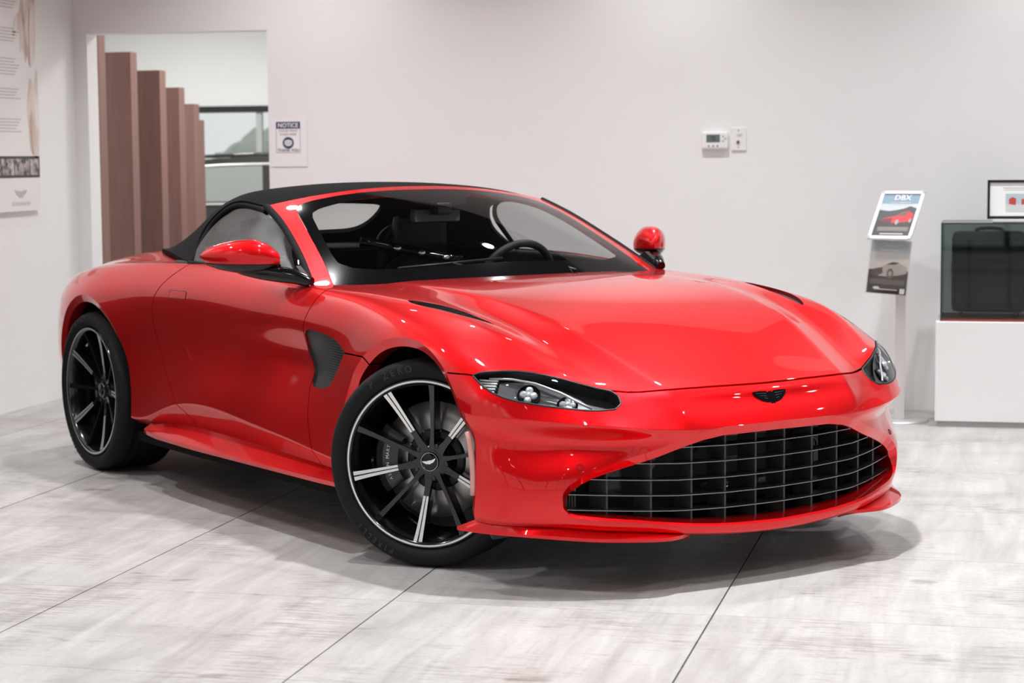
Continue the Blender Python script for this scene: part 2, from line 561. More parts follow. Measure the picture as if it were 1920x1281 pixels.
def polysd(P, poly):
    """signed distance of 2D points to a closed polygon (negative inside)"""
    P = np.asarray(P, float); poly = np.asarray(poly, float)
    lo, hi = poly.min(0) - 0.15, poly.max(0) + 0.15
    out = np.full(len(P), 0.15)
    near = np.all((P > lo) & (P < hi), 1)
    p = P[near]
    d = np.full(len(p), 1e9); ins = np.zeros(len(p), bool)
    for i in range(len(poly)):
        a, b = poly[i], poly[(i + 1) % len(poly)]
        ab = b - a; L = ab @ ab + 1e-15
        t = np.clip(((p - a) @ ab) / L, 0, 1)
        q = p - (a + t[:, None] * ab)
        d = np.minimum(d, np.einsum('ij,ij->i', q, q))
        if a[1] != b[1]:
            c = ((a[1] > p[:, 1]) != (b[1] > p[:, 1])) & (p[:, 0] < (b[0] - a[0]) * (p[:, 1] - a[1]) / (b[1] - a[1]) + a[0])
            ins ^= c
    d = np.sqrt(d)
    out[near] = np.where(ins, -d, d)
    return out

# ---- character lines of the body side, each (x, half width, z), rear to front
SIDE = [
 [(-3.42,0.738,.32),(-3.1,0.843,.29),(-2.7,.88,.27),(-2.2,.875,.255),(-1.9,.872,.265),(-1.5,.872,.265),(-.6,.872,.25),(0,.88,.22),(.41,.885,.215)],
 [(-3.42,0.756,.38),(-3.1,0.872,.36),(-2.7,.925,.33),(-2.13,.915,.29),(-1.93,.92,.345),(-1.77,.924,.392),(-1.6,.926,.409),(-1.38,.924,.395),(-.84,.920,.352),(-.5,.92,.315),(0,.93,.27),(.41,.912,.24)],
 [(-3.42,0.770,.45),(-3.1,0.892,.44),(-2.7,.945,.43),(-2.1,.910,.42),(-1.5,.912,.482),(-.84,.905,.44),(-.5,.915,.40),(0,.938,.36),(.41,.918,.33)],
 [(-3.42,0.775,.52),(-3.1,0.902,.52),(-2.7,.952,.52),(-2.1,.902,.53),(-1.5,.897,.555),(-1.1,.892,.543),(-.74,.882,.525),(-.5,.908,.50),(0,.943,.46),(.41,.913,.42)],
 [(-3.42,0.775,.59),(-3.1,0.902,.60),(-2.7,.956,.61),(-2.1,.905,.62),(-1.5,.890,.635),(-1.1,.883,.625),(-.74,.862,.612),(-.5,.897,.60),(0,.943,.55),(.41,.900,.495)],
 [(-3.42,0.773,.625),(-3.1,0.900,.64),(-2.7,.956,.65),(-2.1,.909,.66),(-1.5,.892,.673),(-1.1,.884,.664),(-.74,.860,.652),(-.5,.897,.64),(0,.942,.59),(.41,.907,.540)],
 [(-3.42,0.770,.66),(-3.1,0.897,.68),(-2.7,.955,.69),(-2.1,.912,.70),(-1.5,.896,.71),(-1.1,.888,.703),(-.74,.865,.692),(-.5,.896,.68),(0,.941,.63),(.41,.916,.568)],
 [(-3.42,0.756,.72),(-3.1,0.887,.745),(-2.7,.945,.765),(-2.1,.916,.78),(-1.5,.904,.785),(-1.1,.900,.776),(-.74,.892,.763),(-.5,.893,.755),(0,.935,.705),(.41,.912,.615)],
 [(-3.42,0.738,.77),(-3.1,0.862,.80),(-2.7,.92,.835),(-2.1,.905,.86),(-1.5,.895,.87),(-.84,.884,.84),(-.5,.881,.825),(0,.915,.77),(.25,.908,.717),(.41,.895,.655)],
 [(-3.42,0.701,.81),(-3.1,0.813,.855),(-2.7,.86,.902),(-2.1,.855,.938),(-1.5,.84,.952),(-.84,.842,.905),(-.5,.842,.888),(0,.862,.833),(.25,.862,.775),(.41,.848,.712)],
]
# ---- nose, rows from the bottom, columns corner to centreline
FRONT = [
 [(.560,.790,.215),(.640,.700,.210),(.710,.610,.200),(.765,.490,.190),(.800,.370,.178),(.820,.20,.165),(.830,0,.160)],
 [(.580,.800,.240),(.660,.710,.236),(.735,.620,.228),(.795,.500,.218),(.838,.378,.205),(.857,.20,.190),(.866,0,.185)],
 [(.592,.799,.320),(.668,.716,.315),(.726,.618,.312),(.780,.500,.315),(.825,.360,.315),(.845,.20,.310),(.853,0,.310)],
 [(.585,.786,.395),(.655,.711,.400),(.708,.624,.405),(.768,.512,.425),(.820,.365,.438),(.838,.20,.436),(.846,0,.436)],
 [(.569,.765,.475),(.637,.686,.474),(.699,.603,.474),(.773,.496,.480),(.832,.345,.486),(.851,.20,.490),(.859,0,.492)],
 [(.593,.784,.531),(.669,.708,.526),(.735,.618,.520),(.794,.505,.513),(.836,.350,.503),(.855,.20,.504),(.863,0,.505)],
 [(.604,.794,.558),(.684,.719,.551),(.752,.629,.542),(.804,.513,.531),(.839,.355,.518),(.857,.20,.518),(.865,0,.518)],
 [(.594,.785,.597),(.668,.708,.587),(.722,.622,.577),(.764,.500,.568),(.815,.368,.560),(.830,.20,.560),(.838,0,.560)],
 [(.578,.775,.642),(.642,.695,.628),(.686,.618,.615),(.724,.500,.606),(.781,.373,.601),(.796,.20,.600),(.806,0,.600)],
 [(.545,.760,.688),(.590,.672,.682),(.630,.600,.659),(.684,.500,.639),(.740,.378,.638),(.764,.20,.638),(.774,0,.636)],
]
# ---- bonnet and rear deck: lines from the shoulder (j=1) to the centreline, (x, half width, z)
TOP = [None,
 [(-3.42,0.646,.835),(-3.1,0.745,.878),(-2.7,.785,.925),(-2.1,.80,.950),(-1.5,.80,.955),(-.84,.80,.918),(-.46,.79,.906),(-.2,.782,.889),(0,.777,.868),(.2,.765,.836),(.36,.742,.787),(.48,.708,.736)],
 [(-3.42,0.572,.855),(-3.1,0.657,.905),(-2.7,.69,.952),(-2.1,.71,.960),(-1.5,.72,.950),(-.84,.72,.918),(-.46,.715,.908),(-.2,.71,.892),(0,.705,.871),(.2,.692,.834),(.36,.670,.785),(.48,.640,.738)],
 [(-3.42,0.461,.872),(-3.1,0.529,.925),(-2.7,.56,.970),(-2.1,.58,.968),(-1.5,.60,.945),(-.84,.63,.919),(-.46,.63,.909),(-.2,.63,.892),(0,.62,.864),(.2,.60,.820),(.36,.575,.773),(.48,.555,.732)],
 [(-3.42,0.341,.882),(-3.1,0.372,.935),(-2.7,.40,.978),(-2.1,.42,.972),(-1.5,.45,.94),(-.84,.53,.922),(-.46,.55,.915),(-.2,.55,.902),(0,.535,.882),(.2,.508,.845),(.36,.475,.801),(.48,.443,.756)],
 [(-3.42,0.184,.888),(-3.1,0.196,.942),(-2.7,.2,.984),(-2.1,.2,.975),(-1.5,.2,.94),(-.84,.38,.927),(-.46,.45,.926),(-.2,.455,.914),(0,.435,.892),(.2,.393,.850),(.36,.335,.800),(.48,.27,.754)],
 [(-3.42,0.000,.89),(-3.1,0.000,.944),(-2.7,0,.986),(-2.1,0,.976),(-1.5,0,.94),(-.84,0,.931),(-.46,0,.931),(-.2,0,.918),(0,0,.895),(.2,0,.851),(.36,0,.802),(.48,0,.758)],
]
XS = [-3.42, -3.25, -3.0, -2.704, -2.42, -2.15, -1.85, -1.5, -1.15, -.85, -.6, -.4, -.2, 0, .2, .36, .48]
XC = {14: .24, 15: .44, 16: .63}   # the last bonnet columns bow forward towards the centreline
NX = len(XS)  # plus the corner column
NK = len(SIDE); NJ = 7

def make_body():
    verts = []; idx = {}
    def put(key, p):
        idx[key] = len(verts); verts.append(p); return idx[key]
    S = {}; F = {}; Tt = {}; Rr = {}
    for sgn in (-1, 1):
        for k in range(NK):
            row = list(SIDE[k]) + [FRONT[k][0]]
            xs = [p[0] for p in row]; ss = [p[1] for p in row]; zs = [p[2] for p in row]
            for i, x in enumerate(XS):
                S[sgn, i, k] = put(('s', sgn, i, k), (x, sgn * float(pchip(xs, ss, x)), float(pchip(xs, zs, x))))
            for j in range(NJ):
                if j == NJ - 1 and sgn == 1:
                    F[sgn, j, k] = F[-1, j, k]
                else:
                    x, s_, z = FRONT[k][j]; F[sgn, j, k] = put(('f', sgn, j, k), (x, sgn * s_, z))
            S[sgn, NX, k] = F[sgn, 0, k]
        for i in range(NX + 1):
            for j in range(NJ):
                if j == 0: Tt[sgn, i, 0] = S[sgn, i, NK - 1]
                elif i == NX: Tt[sgn, i, j] = F[sgn, j, NK - 1]
                elif j == NJ - 1 and sgn == 1: Tt[sgn, i, j] = Tt[-1, i, j]
                else:
                    row = list(TOP[j]) + [FRONT[NK - 1][j]]
                    xs = [p[0] for p in row]
                    x = XS[i] + (XC.get(i, XS[i]) - XS[i]) * min(1.0, j / 4)
                    Tt[sgn, i, j] = put(('t', sgn, i, j), (x, sgn * float(pchip(xs, [p[1] for p in row], x)), float(pchip(xs, [p[2] for p in row], x))))
        for k in range(NK):
            for j in range(NJ):
                if j == 0: Rr[sgn, j, k] = S[sgn, 0, k]
                elif k == NK - 1: Rr[sgn, j, k] = Tt[sgn, 0, j]
                elif j == NJ - 1 and sgn == 1: Rr[sgn, j, k] = Rr[-1, j, k]
                else:
                    a = np.array(verts[S[sgn, 0, k]]); b = np.array(verts[Tt[sgn, 0, j]])
                    w = 1 - abs(b[1] / .70) ** 2.2
                    Rr[sgn, j, k] = put(('r', sgn, j, k), (a[0] - .19 * w * (1 - .35 * (k / 9) ** 3), b[1] * (abs(a[1]) / .701), a[2] + .06 * w * (k / 9)))
    quads = []; cr = {}
    for sgn in (-1, 1):
        fl = (lambda q: q) if sgn == -1 else (lambda q: q[::-1])
        for i in range(NX):
            for k in range(NK - 1):
                quads.append(fl((S[sgn, i, k], S[sgn, i + 1, k], S[sgn, i + 1, k + 1], S[sgn, i, k + 1])))
            for j in range(NJ - 1):
                quads.append(fl((Tt[sgn, i, j], Tt[sgn, i + 1, j], Tt[sgn, i + 1, j + 1], Tt[sgn, i, j + 1])))
        for j in range(NJ - 1):
            for k in range(NK - 1):
                quads.append(fl((F[sgn, j, k], F[sgn, j + 1, k], F[sgn, j + 1, k + 1], F[sgn, j, k + 1])))
                quads.append(fl((Rr[sgn, j + 1, k], Rr[sgn, j, k], Rr[sgn, j, k + 1], Rr[sgn, j + 1, k + 1])))
        def crease(a, b, w): cr[tuple(sorted((a, b)))] = w
        for i in range(4, 13): crease(S[sgn, i, 1], S[sgn, i + 1, 1], .75)          # undercut above the sill
        for i in range(14, NX): crease(S[sgn, i, 6], S[sgn, i + 1, 6], .95)         # upper edge of the nose scallop
        for j in range(0, 3): crease(F[sgn, j, 6], F[sgn, j + 1, 6], 1.0)
        for j in range(3, NJ - 1): crease(F[sgn, j, 6], F[sgn, j + 1, 6], .6)
        for k in range(6, 9): crease(F[sgn, 4, k], F[sgn, 4, k + 1], .7)           # line from the grille corner to the bonnet
        for i in range(14, NX): crease(Tt[sgn, i, 4], Tt[sgn, i + 1, 4], .5)
        for i in range(9, NX): crease(Tt[sgn, i, 1], Tt[sgn, i + 1, 1], .45)
        for j in range(NJ - 1): crease(Tt[sgn, 0, j], Tt[sgn, 0, j + 1], .6)
    V, N, T = subdiv_patch(verts, quads, cr, 4)
    return Surf(V, N, T)

BODY = make_body()
# ================================================================== the roadster: panels cut from the surface
CAR = empty('sports_car', (0, 0, 0), rad(-42.522))
tag(CAR, 'red convertible sports car with black fabric roof and wide black grille, nose towards the viewer', 'car')

AF, AR = (0.0, 0.352), (-2.69, 0.356)     # wheel arch centres (x, z)
R_OUT = 0.432
GRILLE = [(-.3,.496),(.228,.490),(.298,.481),(.346,.468),(.395,.450),(.438,.434),(.478,.421),(.517,.409),(.554,.397),(.59,.385),(.629,.370),(.662,.353),(.690,.332),(.706,.308),(.713,.280),(.705,.263),(.680,.256),(.605,.247),(.53,.240),(.46,.231),(.37,.221),(.28,.212),(.19,.206),(0,.201),(-.3,.201)]
HEADLAMP3 = [(.385,.890,.688),(.400,.876,.697),(.421,.855,.702),(.458,.819,.706),(.494,.783,.706),(.527,.745,.701),(.557,.705,.692),(.586,.666,.680),(.613,.627,.666),(.644,.588,.652),(.674,.550,.641),(.700,.540,.626),(.714,.538,.603),(.712,.558,.588),(.700,.613,.586),(.686,.651,.588),(.663,.687,.592),(.605,.751,.601),(.541,.81,.613),(.506,.837,.622),(.471,.862,.636),(.433,.881,.657)]
HEADLAMP = [(-.68 * x + .73 * s, z) for x, s, z in HEADLAMP3]
GILL = [(-.706,.764),(-.636,.762),(-.55,.753),(-.481,.737),(-.423,.708),(-.416,.698),(-.45,.66),(-.494,.62),(-.538,.578),(-.56,.566),(-.582,.559),(-.634,.552),(-.687,.554),(-.703,.572),(-.692,.603),(-.705,.639),(-.743,.683),(-.736,.745)]
DOOR = [(-.66,1.05),(-.662,.92),(-.685,.883),(-.724,.80),(-.740,.764),(-.746,.683),(-.708,.639),(-.694,.603),(-.706,.572),(-.716,.548),(-.695,.448),(-.658,.375),(-.630,.322),(-.60,.20),(-1.62,.20),(-1.677,.323),(-1.736,.361),(-1.821,.406),(-1.905,.48),(-1.971,.56),(-2.008,.64),(-2.031,.709),(-2.028,.766),(-2.007,.813),(-1.958,.862),(-1.902,.902),(-1.837,.939),(-1.80,.97),(-1.78,1.05)]
VENT = smoothpoly([(-.205,.760),(-.104,.726),(.001,.706),(.108,.693),(.214,.684),(.15,.724),(.06,.754),(-.06,.775),(-.16,.779)], 5, True)
COCKPIT = [(-.60,-.2),(-.60,0),(-.615,.2),(-.645,.4),(-.69,.58),(-.745,.70),(-.80,.792),(-1.2,.794),(-1.84,.792),(-2.08,.745),(-2.3,.695),(-2.5,.63),(-2.6,.59),(-2.70,.47),(-2.78,.25),(-2.8,0),(-2.8,-.2)]
DECK = [(-3.36,-.2),(-3.36,.0),(-3.34,.35),(-3.28,.56),(-3.16,.66),(-3.0,.70),(-2.7,.74),(-2.3,.775),(-2.05,.80),(-1.95,.80),(-1.95,-.2)]

def xz(s): return s.V[:, [0, 2]]
def xs_(s): return np.stack([s.V[:, 0], -s.V[:, 1]], 1)
def sz(s): return np.stack([-s.V[:, 1], s.V[:, 2]], 1)
def only(f, mask, big=0.15): return np.where(mask, f, big)
def seam_z(s):
    """height of the joint between bonnet and nose / lower wing"""
    x = s.V[:, 0]; w = -s.V[:, 1]
    zf = np.interp(w, [0, .2, .378, .46, .5, .549, .80, .89, 1.0], [.637, .639, .6385, .634, .635, .641, .668, .690, .690])
    return np.where(x < -.1, .700, zf)

half = BODY.clip(BODY.V[:, 1])
half = half.clip(R_OUT - np.hypot(half.V[:, 0] - AF[0], half.V[:, 2] - AF[1]))
half = half.clip(R_OUT - np.hypot(half.V[:, 0] - AR[0], half.V[:, 2] - AR[1]))
half = half.clip(-polysd(xs_(half), COCKPIT))
f = only(polysd(np.stack([-.68 * half.V[:, 0] - .73 * half.V[:, 1], half.V[:, 2]], 1), HEADLAMP), half.V[:, 0] > .3)
P_lens, half = half.split(f, 0.003)
def lip_w(z): return .007 + .023 * np.clip((z - .262) / .07, 0, 1)
half = half.clip(-only(polysd(sz(half), GRILLE) - lip_w(half.V[:, 2]), half.V[:, 0] > .5))
P_vent, half = half.split(only(polysd(xs_(half), VENT), half.V[:, 2] > .7), 0.0)
P_gill, half = half.split(only(polysd(xz(half), GILL), half.V[:, 1] < -.6), 0.0)
P_door, half = half.split(only(polysd(xz(half), DOOR), half.V[:, 1] < -.6), 0.005)
P_front = half.clip(-1.2 - half.V[:, 0]); P_rear = half.clip(half.V[:, 0] + 1.2)
P_bonnet, low = P_front.split(seam_z(P_front) - P_front.V[:, 2], 0.005)
P_bumper = low.clip(-low.V[:, 0]); P_wing = low.clip(low.V[:, 0])
P_deck, P_quarter = P_rear.split(only(polysd(xs_(P_rear), DECK), P_rear.V[:, 2] > .75), 0.005)

def near_arch(c):
    return lambda M: np.abs(np.hypot(M[:, 0] - c[0], M[:, 2] - c[1]) - R_OUT) < 0.006
def finish(p, lip=True):
    """edge returns: bevelled lip round the wheel arches, plain folded edges elsewhere"""
    parts = [p]
    isA = lambda M: near_arch(AF)(M) | near_arch(AR)(M)
    parts.append(p.skirt(lambda P, N: -N * 0.014, lambda M: ~isA(M) & (M[:, 1] < -1e-4)))
    if lip:
        def off(P, N):
            c = np.where((P[:, 0] > -1.3)[:, None], np.array(AF)[None], np.array(AR)[None])
            d = P[:, [0, 2]] - c; d /= np.linalg.norm(d, axis=1)[:, None]
            o = np.zeros_like(P); o[:, 0] = -d[:, 0] * .031; o[:, 2] = -d[:, 1] * .031; o[:, 1] = .014
            return o
        band = p.skirt(off, isA)
        if len(band.T):
            parts.append(band)
            n = len(band.V) // 2
            inner = Surf(band.V, band.N, band.T)
            B = inner.border()
            parts.append(inner.skirt(lambda P, N: np.tile([0, .05, 0.0], (len(P), 1)), lambda M: np.hypot(M[:, 0] - np.where(M[:, 0] > -1.3, AF[0], AR[0]), M[:, 2] - np.where(M[:, 0] > -1.3, AF[1], AR[1])) < R_OUT - .02))
    return parts[0].join(*parts[1:])

def two(p, name, m, parent=CAR, labels=None):
    a = p.build(name, m, parent); b = p.mirror().build(name, m, parent)
    return a, b

fb = finish(P_bonnet)
fb.join(fb.mirror()).build('bonnet', PAINT, CAR)
# nose: the grille mouth gets a deep returned lip
def msd(P): return polysd(np.stack([np.abs(P[:, 1]), P[:, 2]], 1), GRILLE)
def mouth(M): return (msd(M) < .034) & (M[:, 0] > .5) & (M[:, 2] > .17)
def roll_in(P, N):
    e = 1e-4
    gy = (msd(P + [0, e, 0]) - msd(P - [0, e, 0])) / (2 * e); gz = (msd(P + [0, 0, e]) - msd(P - [0, 0, e])) / (2 * e)
    w = msd(P); L = np.hypot(gy, gz) + 1e-9
    return np.stack([-.45 * w - .002, -gy / L * w, -gz / L * w], 1)
lip1 = P_bumper.skirt(roll_in, lambda M: mouth(M) & (M[:, 1] < -1e-4))
lip2 = lip1.skirt(lambda P, N: np.stack([np.full(len(P), -.07), -.02 * P[:, 1], (P[:, 2] - .34) * -.06], 1), lambda M: (msd(M) < .004) & (M[:, 1] < -1e-3))
full_bumper = finish(P_bumper).join(lip1, lip2)
BUMPER = full_bumper.join(full_bumper.mirror()).build('front_bumper', PAINT, CAR)
two(finish(P_wing), 'front_wing', PAINT)
DOORS = two(finish(P_door), 'door', PAINT)
two(finish(P_quarter), 'rear_quarter_panel', PAINT)
pd = finish(P_deck, False)
pd.join(pd.mirror()).build('boot_lid', PAINT, CAR)
# ================================================================== the roadster: windscreen, fabric roof, side windows
def sym_grid(rows, mirror=True):
    """rows: list of lists of (x, s, z) from the centreline (s=0) outwards -> full grid rows from -s to +s"""
    out = []
    for r in rows:
        out.append([(x, -s, z) for x, s, z in reversed(r[1:])] + [tuple(q) for q in r])
    return out
def grid_patch(rows, level, creases=None):
    n, m = len(rows), len(rows[0])
    verts = [p for r in rows for p in r]
    quads = [(i * m + j, i * m + j + 1, (i + 1) * m + j + 1, (i + 1) * m + j) for i in range(n - 1) for j in range(m - 1)]
    V, N, T = subdiv_patch(verts, quads, creases or {}, level)
    return Surf(V, N, T)

A_ROWS = [(-.735, .822, .862), (-.80, .803, .908), (-.955, .757, .995), (-1.11, .720, 1.072), (-1.27, .688, 1.143), (-1.433, .663, 1.199)]
C_ROWS = [(-.515, .842), (-.60, .893), (-.79, 1.008), (-.985, 1.110), (-1.185, 1.198), (-1.395, 1.266)]
rows = []
for (ax, as_, az), (cx, cz) in zip(A_ROWS, C_ROWS):
    rows.append([(cx + (ax - cx) * u ** 2, as_ * u, cz + (az - cz) * u ** 2.1) for u in (0, .25, .5, .75, .92, 1.0)])
WS = grid_patch(sym_grid(rows), 3)
if WS.N[:, 2].mean() < 0: WS = Surf(WS.V, -WS.N, WS.T[:, ::-1])
wh = WS.clip(WS.V[:, 1])
WS_GLASS = [(-.40,-.2),(-.40,.75),(-.70,.757),(-.772,.740),(-.858,.717),(-.948,.694),(-1.043,.673),(-1.142,.650),(-1.248,.624),(-1.31,.606),(-1.345,.588),(-1.364,.556),(-1.372,.50),(-1.370,.38),(-1.358,.19),(-1.350,0),(-1.350,-.2)]
WS_CLEAR = [(-.735,-.2),(-.735,0),(-.742,.2),(-.765,.4),(-.80,.53),(-.845,.618),(-.895,.655),(-.96,.648),(-1.043,.628),(-1.142,.604),(-1.22,.583),(-1.262,.562),(-1.283,.52),(-1.296,.40),(-1.30,.20),(-1.275,.17),(-1.20,.12),(-1.165,.07),(-1.16,0),(-1.16,-.2)]
glass, frame = wh.split(polysd(xs_(wh), WS_GLASS), 0.002)
clear, frit = glass.split(polysd(xs_(glass), WS_CLEAR), 0.0)
clear = clear.join(clear.mirror()); frit = frit.join(frit.mirror())
frame = frame.join(frame.skirt(lambda P, N: -N * .03, lambda M: M[:, 1] < -1e-3))
frame = frame.join(frame.mirror())
frame.build('windscreen_frame', PAINT, CAR)
WSO = clear.build('windscreen', SCREEN_GLASS, CAR)
frit.build('dark_border', mat('black_frit', (.003, .003, .0035), .08, spec=.35), WSO)

# ---- fabric roof
ROOF = [
 [(-1.400,0,1.264),(-1.408,.20,1.259),(-1.418,.40,1.243),(-1.430,.57,1.217),(-1.440,.665,1.196)],
 [(-1.55,0,1.276),(-1.55,.20,1.272),(-1.55,.40,1.257),(-1.55,.56,1.234),(-1.54,.664,1.204)],
 [(-1.72,0,1.281),(-1.72,.20,1.277),(-1.72,.40,1.263),(-1.72,.55,1.243),(-1.69,.660,1.214)],
 [(-1.90,0,1.277),(-1.90,.20,1.273),(-1.90,.39,1.259),(-1.88,.54,1.237),(-1.82,.667,1.190)],
 [(-2.10,0,1.254),(-2.10,.20,1.250),(-2.09,.38,1.237),(-2.06,.53,1.207),(-1.90,.700,1.130)],
 [(-2.29,0,1.205),(-2.29,.19,1.201),(-2.28,.37,1.189),(-2.23,.53,1.150),(-1.915,.750,1.045)],
 [(-2.46,0,1.135),(-2.46,.19,1.130),(-2.45,.36,1.118),(-2.38,.54,1.075),(-1.875,.800,.965)],
 [(-2.63,0,1.055),(-2.63,.19,1.050),(-2.60,.36,1.037),(-2.50,.56,1.015),(-2.20,.728,.980)],
 [(-2.80,0,.980),(-2.79,.19,.980),(-2.76,.36,.980),(-2.70,.50,.982),(-2.60,.605,.985)],
]
RF = grid_patch(sym_grid(ROOF), 4)
if RF.N[:, 2].mean() < 0: RF = Surf(RF.V, -RF.N, RF.T[:, ::-1])
rh = RF.clip(RF.V[:, 1])
REAR_GLASS = smoothpoly([(-.40,1.118),(-.36,1.178),(-.25,1.192),(0,1.197),(.25,1.192),(.36,1.178),(.40,1.118),(.36,1.062),(.22,1.050),(0,1.048),(-.22,1.050),(-.36,1.062)], 5, True)
rg, rh = rh.split(only(polysd(np.stack([rh.V[:, 1], rh.V[:, 2]], 1), REAR_GLASS), rh.V[:, 0] < -2.1), 0.003)
def fabric_material():
    m = mat('black_roof_fabric', (.0075, .0072, .007), .95, spec=.12)
    t, n, l, b = nt(m)
    tc = n.new('ShaderNodeTexCoord'); no = n.new('ShaderNodeTexNoise'); no.inputs['Scale'].default_value = 420; no.inputs['Detail'].default_value = 3
    bp = n.new('ShaderNodeBump'); bp.inputs['Strength'].default_value = .5; bp.inputs['Distance'].default_value = .001
    l.new(tc.outputs['Object'], no.inputs['Vector']); l.new(no.outputs['Fac'], bp.inputs['Height']); l.new(bp.outputs[0], b.inputs['Normal'])
    return m
FABRIC = fabric_material()
rh = rh.join(rh.skirt(lambda P, N: -N * .02, lambda M: M[:, 1] < -1e-3))
SOFT = rh.join(rh.mirror()).build('fabric_roof', FABRIC, CAR)
tag(SOFT, 'black fabric folding roof')
rg.join(rg.mirror()).build('rear_window', GLASS, CAR)
# stitched seam above the side windows
seam = smoothpoly([(-1.44,-.63,1.208),(-1.55,-.63,1.217),(-1.72,-.622,1.227),(-1.85,-.625,1.214),(-1.97,-.64,1.165),(-2.06,-.66,1.10)], 6)

# ---- side windows: ruled from the belt line to the arched upper edge
W_OUT = smoothpoly([(-1.842,.806,.962),(-1.862,.757,1.035),(-1.870,.708,1.105),(-1.835,.678,1.152),(-1.785,.660,1.180),(-1.722,.653,1.194),(-1.632,.654,1.194),(-1.534,.660,1.186),(-1.455,.668,1.176),(-1.34,.683,1.143),(-1.19,.708,1.094),(-1.03,.745,1.020),(-.90,.775,.957),(-.83,.800,.925)], 6)
for sgn in (-1, 1):
    top = [(x, sgn * s, z) for x, s, z in W_OUT]
    n = len(top); R = 8
    xs_b = np.interp(np.linspace(0, 1, n), [0, 1], [-1.842, -.83])
    xs_b = np.array([min(max(p[0], -1.842), -.83) for p in top])
    V = []; 
    for i in range(n):
        bx = xs_b[i]; bz = float(np.interp(bx, [-1.85, -1.5, -.84], [.955, .950, .918])); b = np.array((bx, sgn * .818, bz)); t = np.array(top[i])
        for k in range(R + 1):
            w = k / R; p = b + (t - b) * w; p[1] += sgn * .012 * math.sin(PI * w); V.append(p)
    fs = [(i * (R + 1) + k, (i + 1) * (R + 1) + k, (i + 1) * (R + 1) + k + 1, i * (R + 1) + k + 1) for i in range(n - 1) for k in range(R)]
    if sgn > 0: fs = [q[::-1] for q in fs]
    meshobj('side_window', V, fs, SIDE_GLASS, CAR, smooth=True)
    # rubber seals: along the pillar and round the roof arch, plus the belt strip
    pil = smoothpoly([(x - .012, sgn * (s + .008), z - .004) for x, s, z in A_ROWS[1:]], 6)
    MB().tube(pil, .014, 8).build('pillar_seal', RUBBER, CAR)
    arch = [(x, sgn * (s + .004), z) for x, s, z in W_OUT[:50]]
    MB().tube(arch, .011, 8).build('roof_seal', RUBBER, CAR)
    belt = [(x, sgn * s, z) for x, s, z in ((-1.86, .816, .957), (-1.5, .822, .953), (-1.2, .824, .937), (-.95, .822, .918), (-.80, .81, .905))]
    MB().tube(smoothpoly(belt, 6), .011, 8).build('belt_seal', RUBBER, CAR)

# ---- door mirrors
def mirror_shape(sgn, lo, hi, f0, f1):
    """egg-shaped housing lofted outwards: sections at s with centre (x,z), half depth, heights up and down"""
    sec = [(.874,-.985,1.000,.040,.022,.020),(.884,-.990,1.003,.066,.044,.034),(.910,-1.005,1.007,.080,.064,.046),(.945,-1.030,1.011,.086,.074,.055),(.990,-1.068,1.014,.084,.066,.056),(1.030,-1.108,1.016,.073,.051,.048),(1.062,-1.145,1.018,.054,.032,.034),(1.086,-1.176,1.019,.012,.005,.007)]
    V = []; n = 28
    for s, cx, cz, d, u, w in sec:
        for k in range(n):
            a = 2 * PI * k / n
            c, q = math.cos(a), math.sin(a)
            hx = d * (abs(c) ** .85) * (1 if c > 0 else -1) * (1.0 if c > 0 else 1.25)
            hz = (u if q > 0 else w) * (abs(q) ** .9) * (1 if q > 0 else -1)
            V.append((cx + hx, sgn * s, cz + hz))
    m = len(sec)
    F = [(i * n + k, i * n + (k + 1) % n, (i + 1) * n + (k + 1) % n, (i + 1) * n + k) for i in range(m - 1) for k in range(n)]
    F += [tuple(range(n)), tuple(reversed(range((m - 1) * n, m * n)))]
    return V, F
for sgn in (-1, 1):
    V, F = mirror_shape(sgn, 0, 0, 0, 0)
    root = None
    def band(zlo, zhi, name, m, parent, scale=1.0, xback=False):
        bm = bmesh.new()
        vs = [bm.verts.new(v) for v in V]
        for q in F: bm.faces.new([vs[i] for i in q])
        bmesh.ops.subdivide_edges(bm, edges=bm.edges[:], cuts=1, smooth=1.0, use_grid_fill=True)
        for co, no, in (((0, 0, zlo), (0, .0, -1)), ((0, 0, zhi), (0, 0, 1))):
            bmesh.ops.bisect_plane(bm, geom=bm.verts[:] + bm.edges[:] + bm.faces[:], plane_co=co, plane_no=no, clear_outer=True)
        ctr = Vector((-1.08, sgn * .98, 1.01))
        for v in bm.verts: v.co = ctr + (v.co - ctr) * scale
        bmesh.ops.holes_fill(bm, edges=[e for e in bm.edges if e.is_boundary], sides=0)
        bmesh.ops.recalc_face_normals(bm, faces=bm.faces[:])
        me = bpy.data.meshes.new(name); bm.to_mesh(me); bm.free()
        me.polygons.foreach_set('use_smooth', [True] * len(me.polygons))
        try: me.set_sharp_from_angle(angle=rad(35))
        except Exception: pass
        me.materials.append(m)
        return link(bpy.data.objects.new(name, me), parent)
    cap = band(.995, 1.2, 'mirror_cap', PAINT, CAR)
    band(.9, .9915, 'mirror_lower_shell', BLACK_GLOSS, cap, 1.03)
    band(.982, .9985, 'indicator_strip', mat('clear_indicator', (.75, .78, .8), .15), cap, .985)
    band(.98, 1.015, 'mirror_cap_lip', PAINT, cap, .992)
    arm = MB()
    pts = smoothpoly([(-1.06, sgn * .985, .972), (-1.0, sgn * .935, .962), (-.93, sgn * .89, .955), (-.86, sgn * .85, .945), (-.80, sgn * .82, .928)], 6)
    arm.tube(pts, [.018 + .012 * math.sin(PI * i / (len(pts) - 1)) for i in range(len(pts))], 10)
    arm.build('mirror_arm', BLACK_GLOSS, cap)
    tri = [(-.83, .905), (-.985, .945), (-.90, .985), (-.845, .955)]
    MB().prism(tri, sgn * .812, sgn * .832).build('mirror_base', BLACK_SATIN, cap)
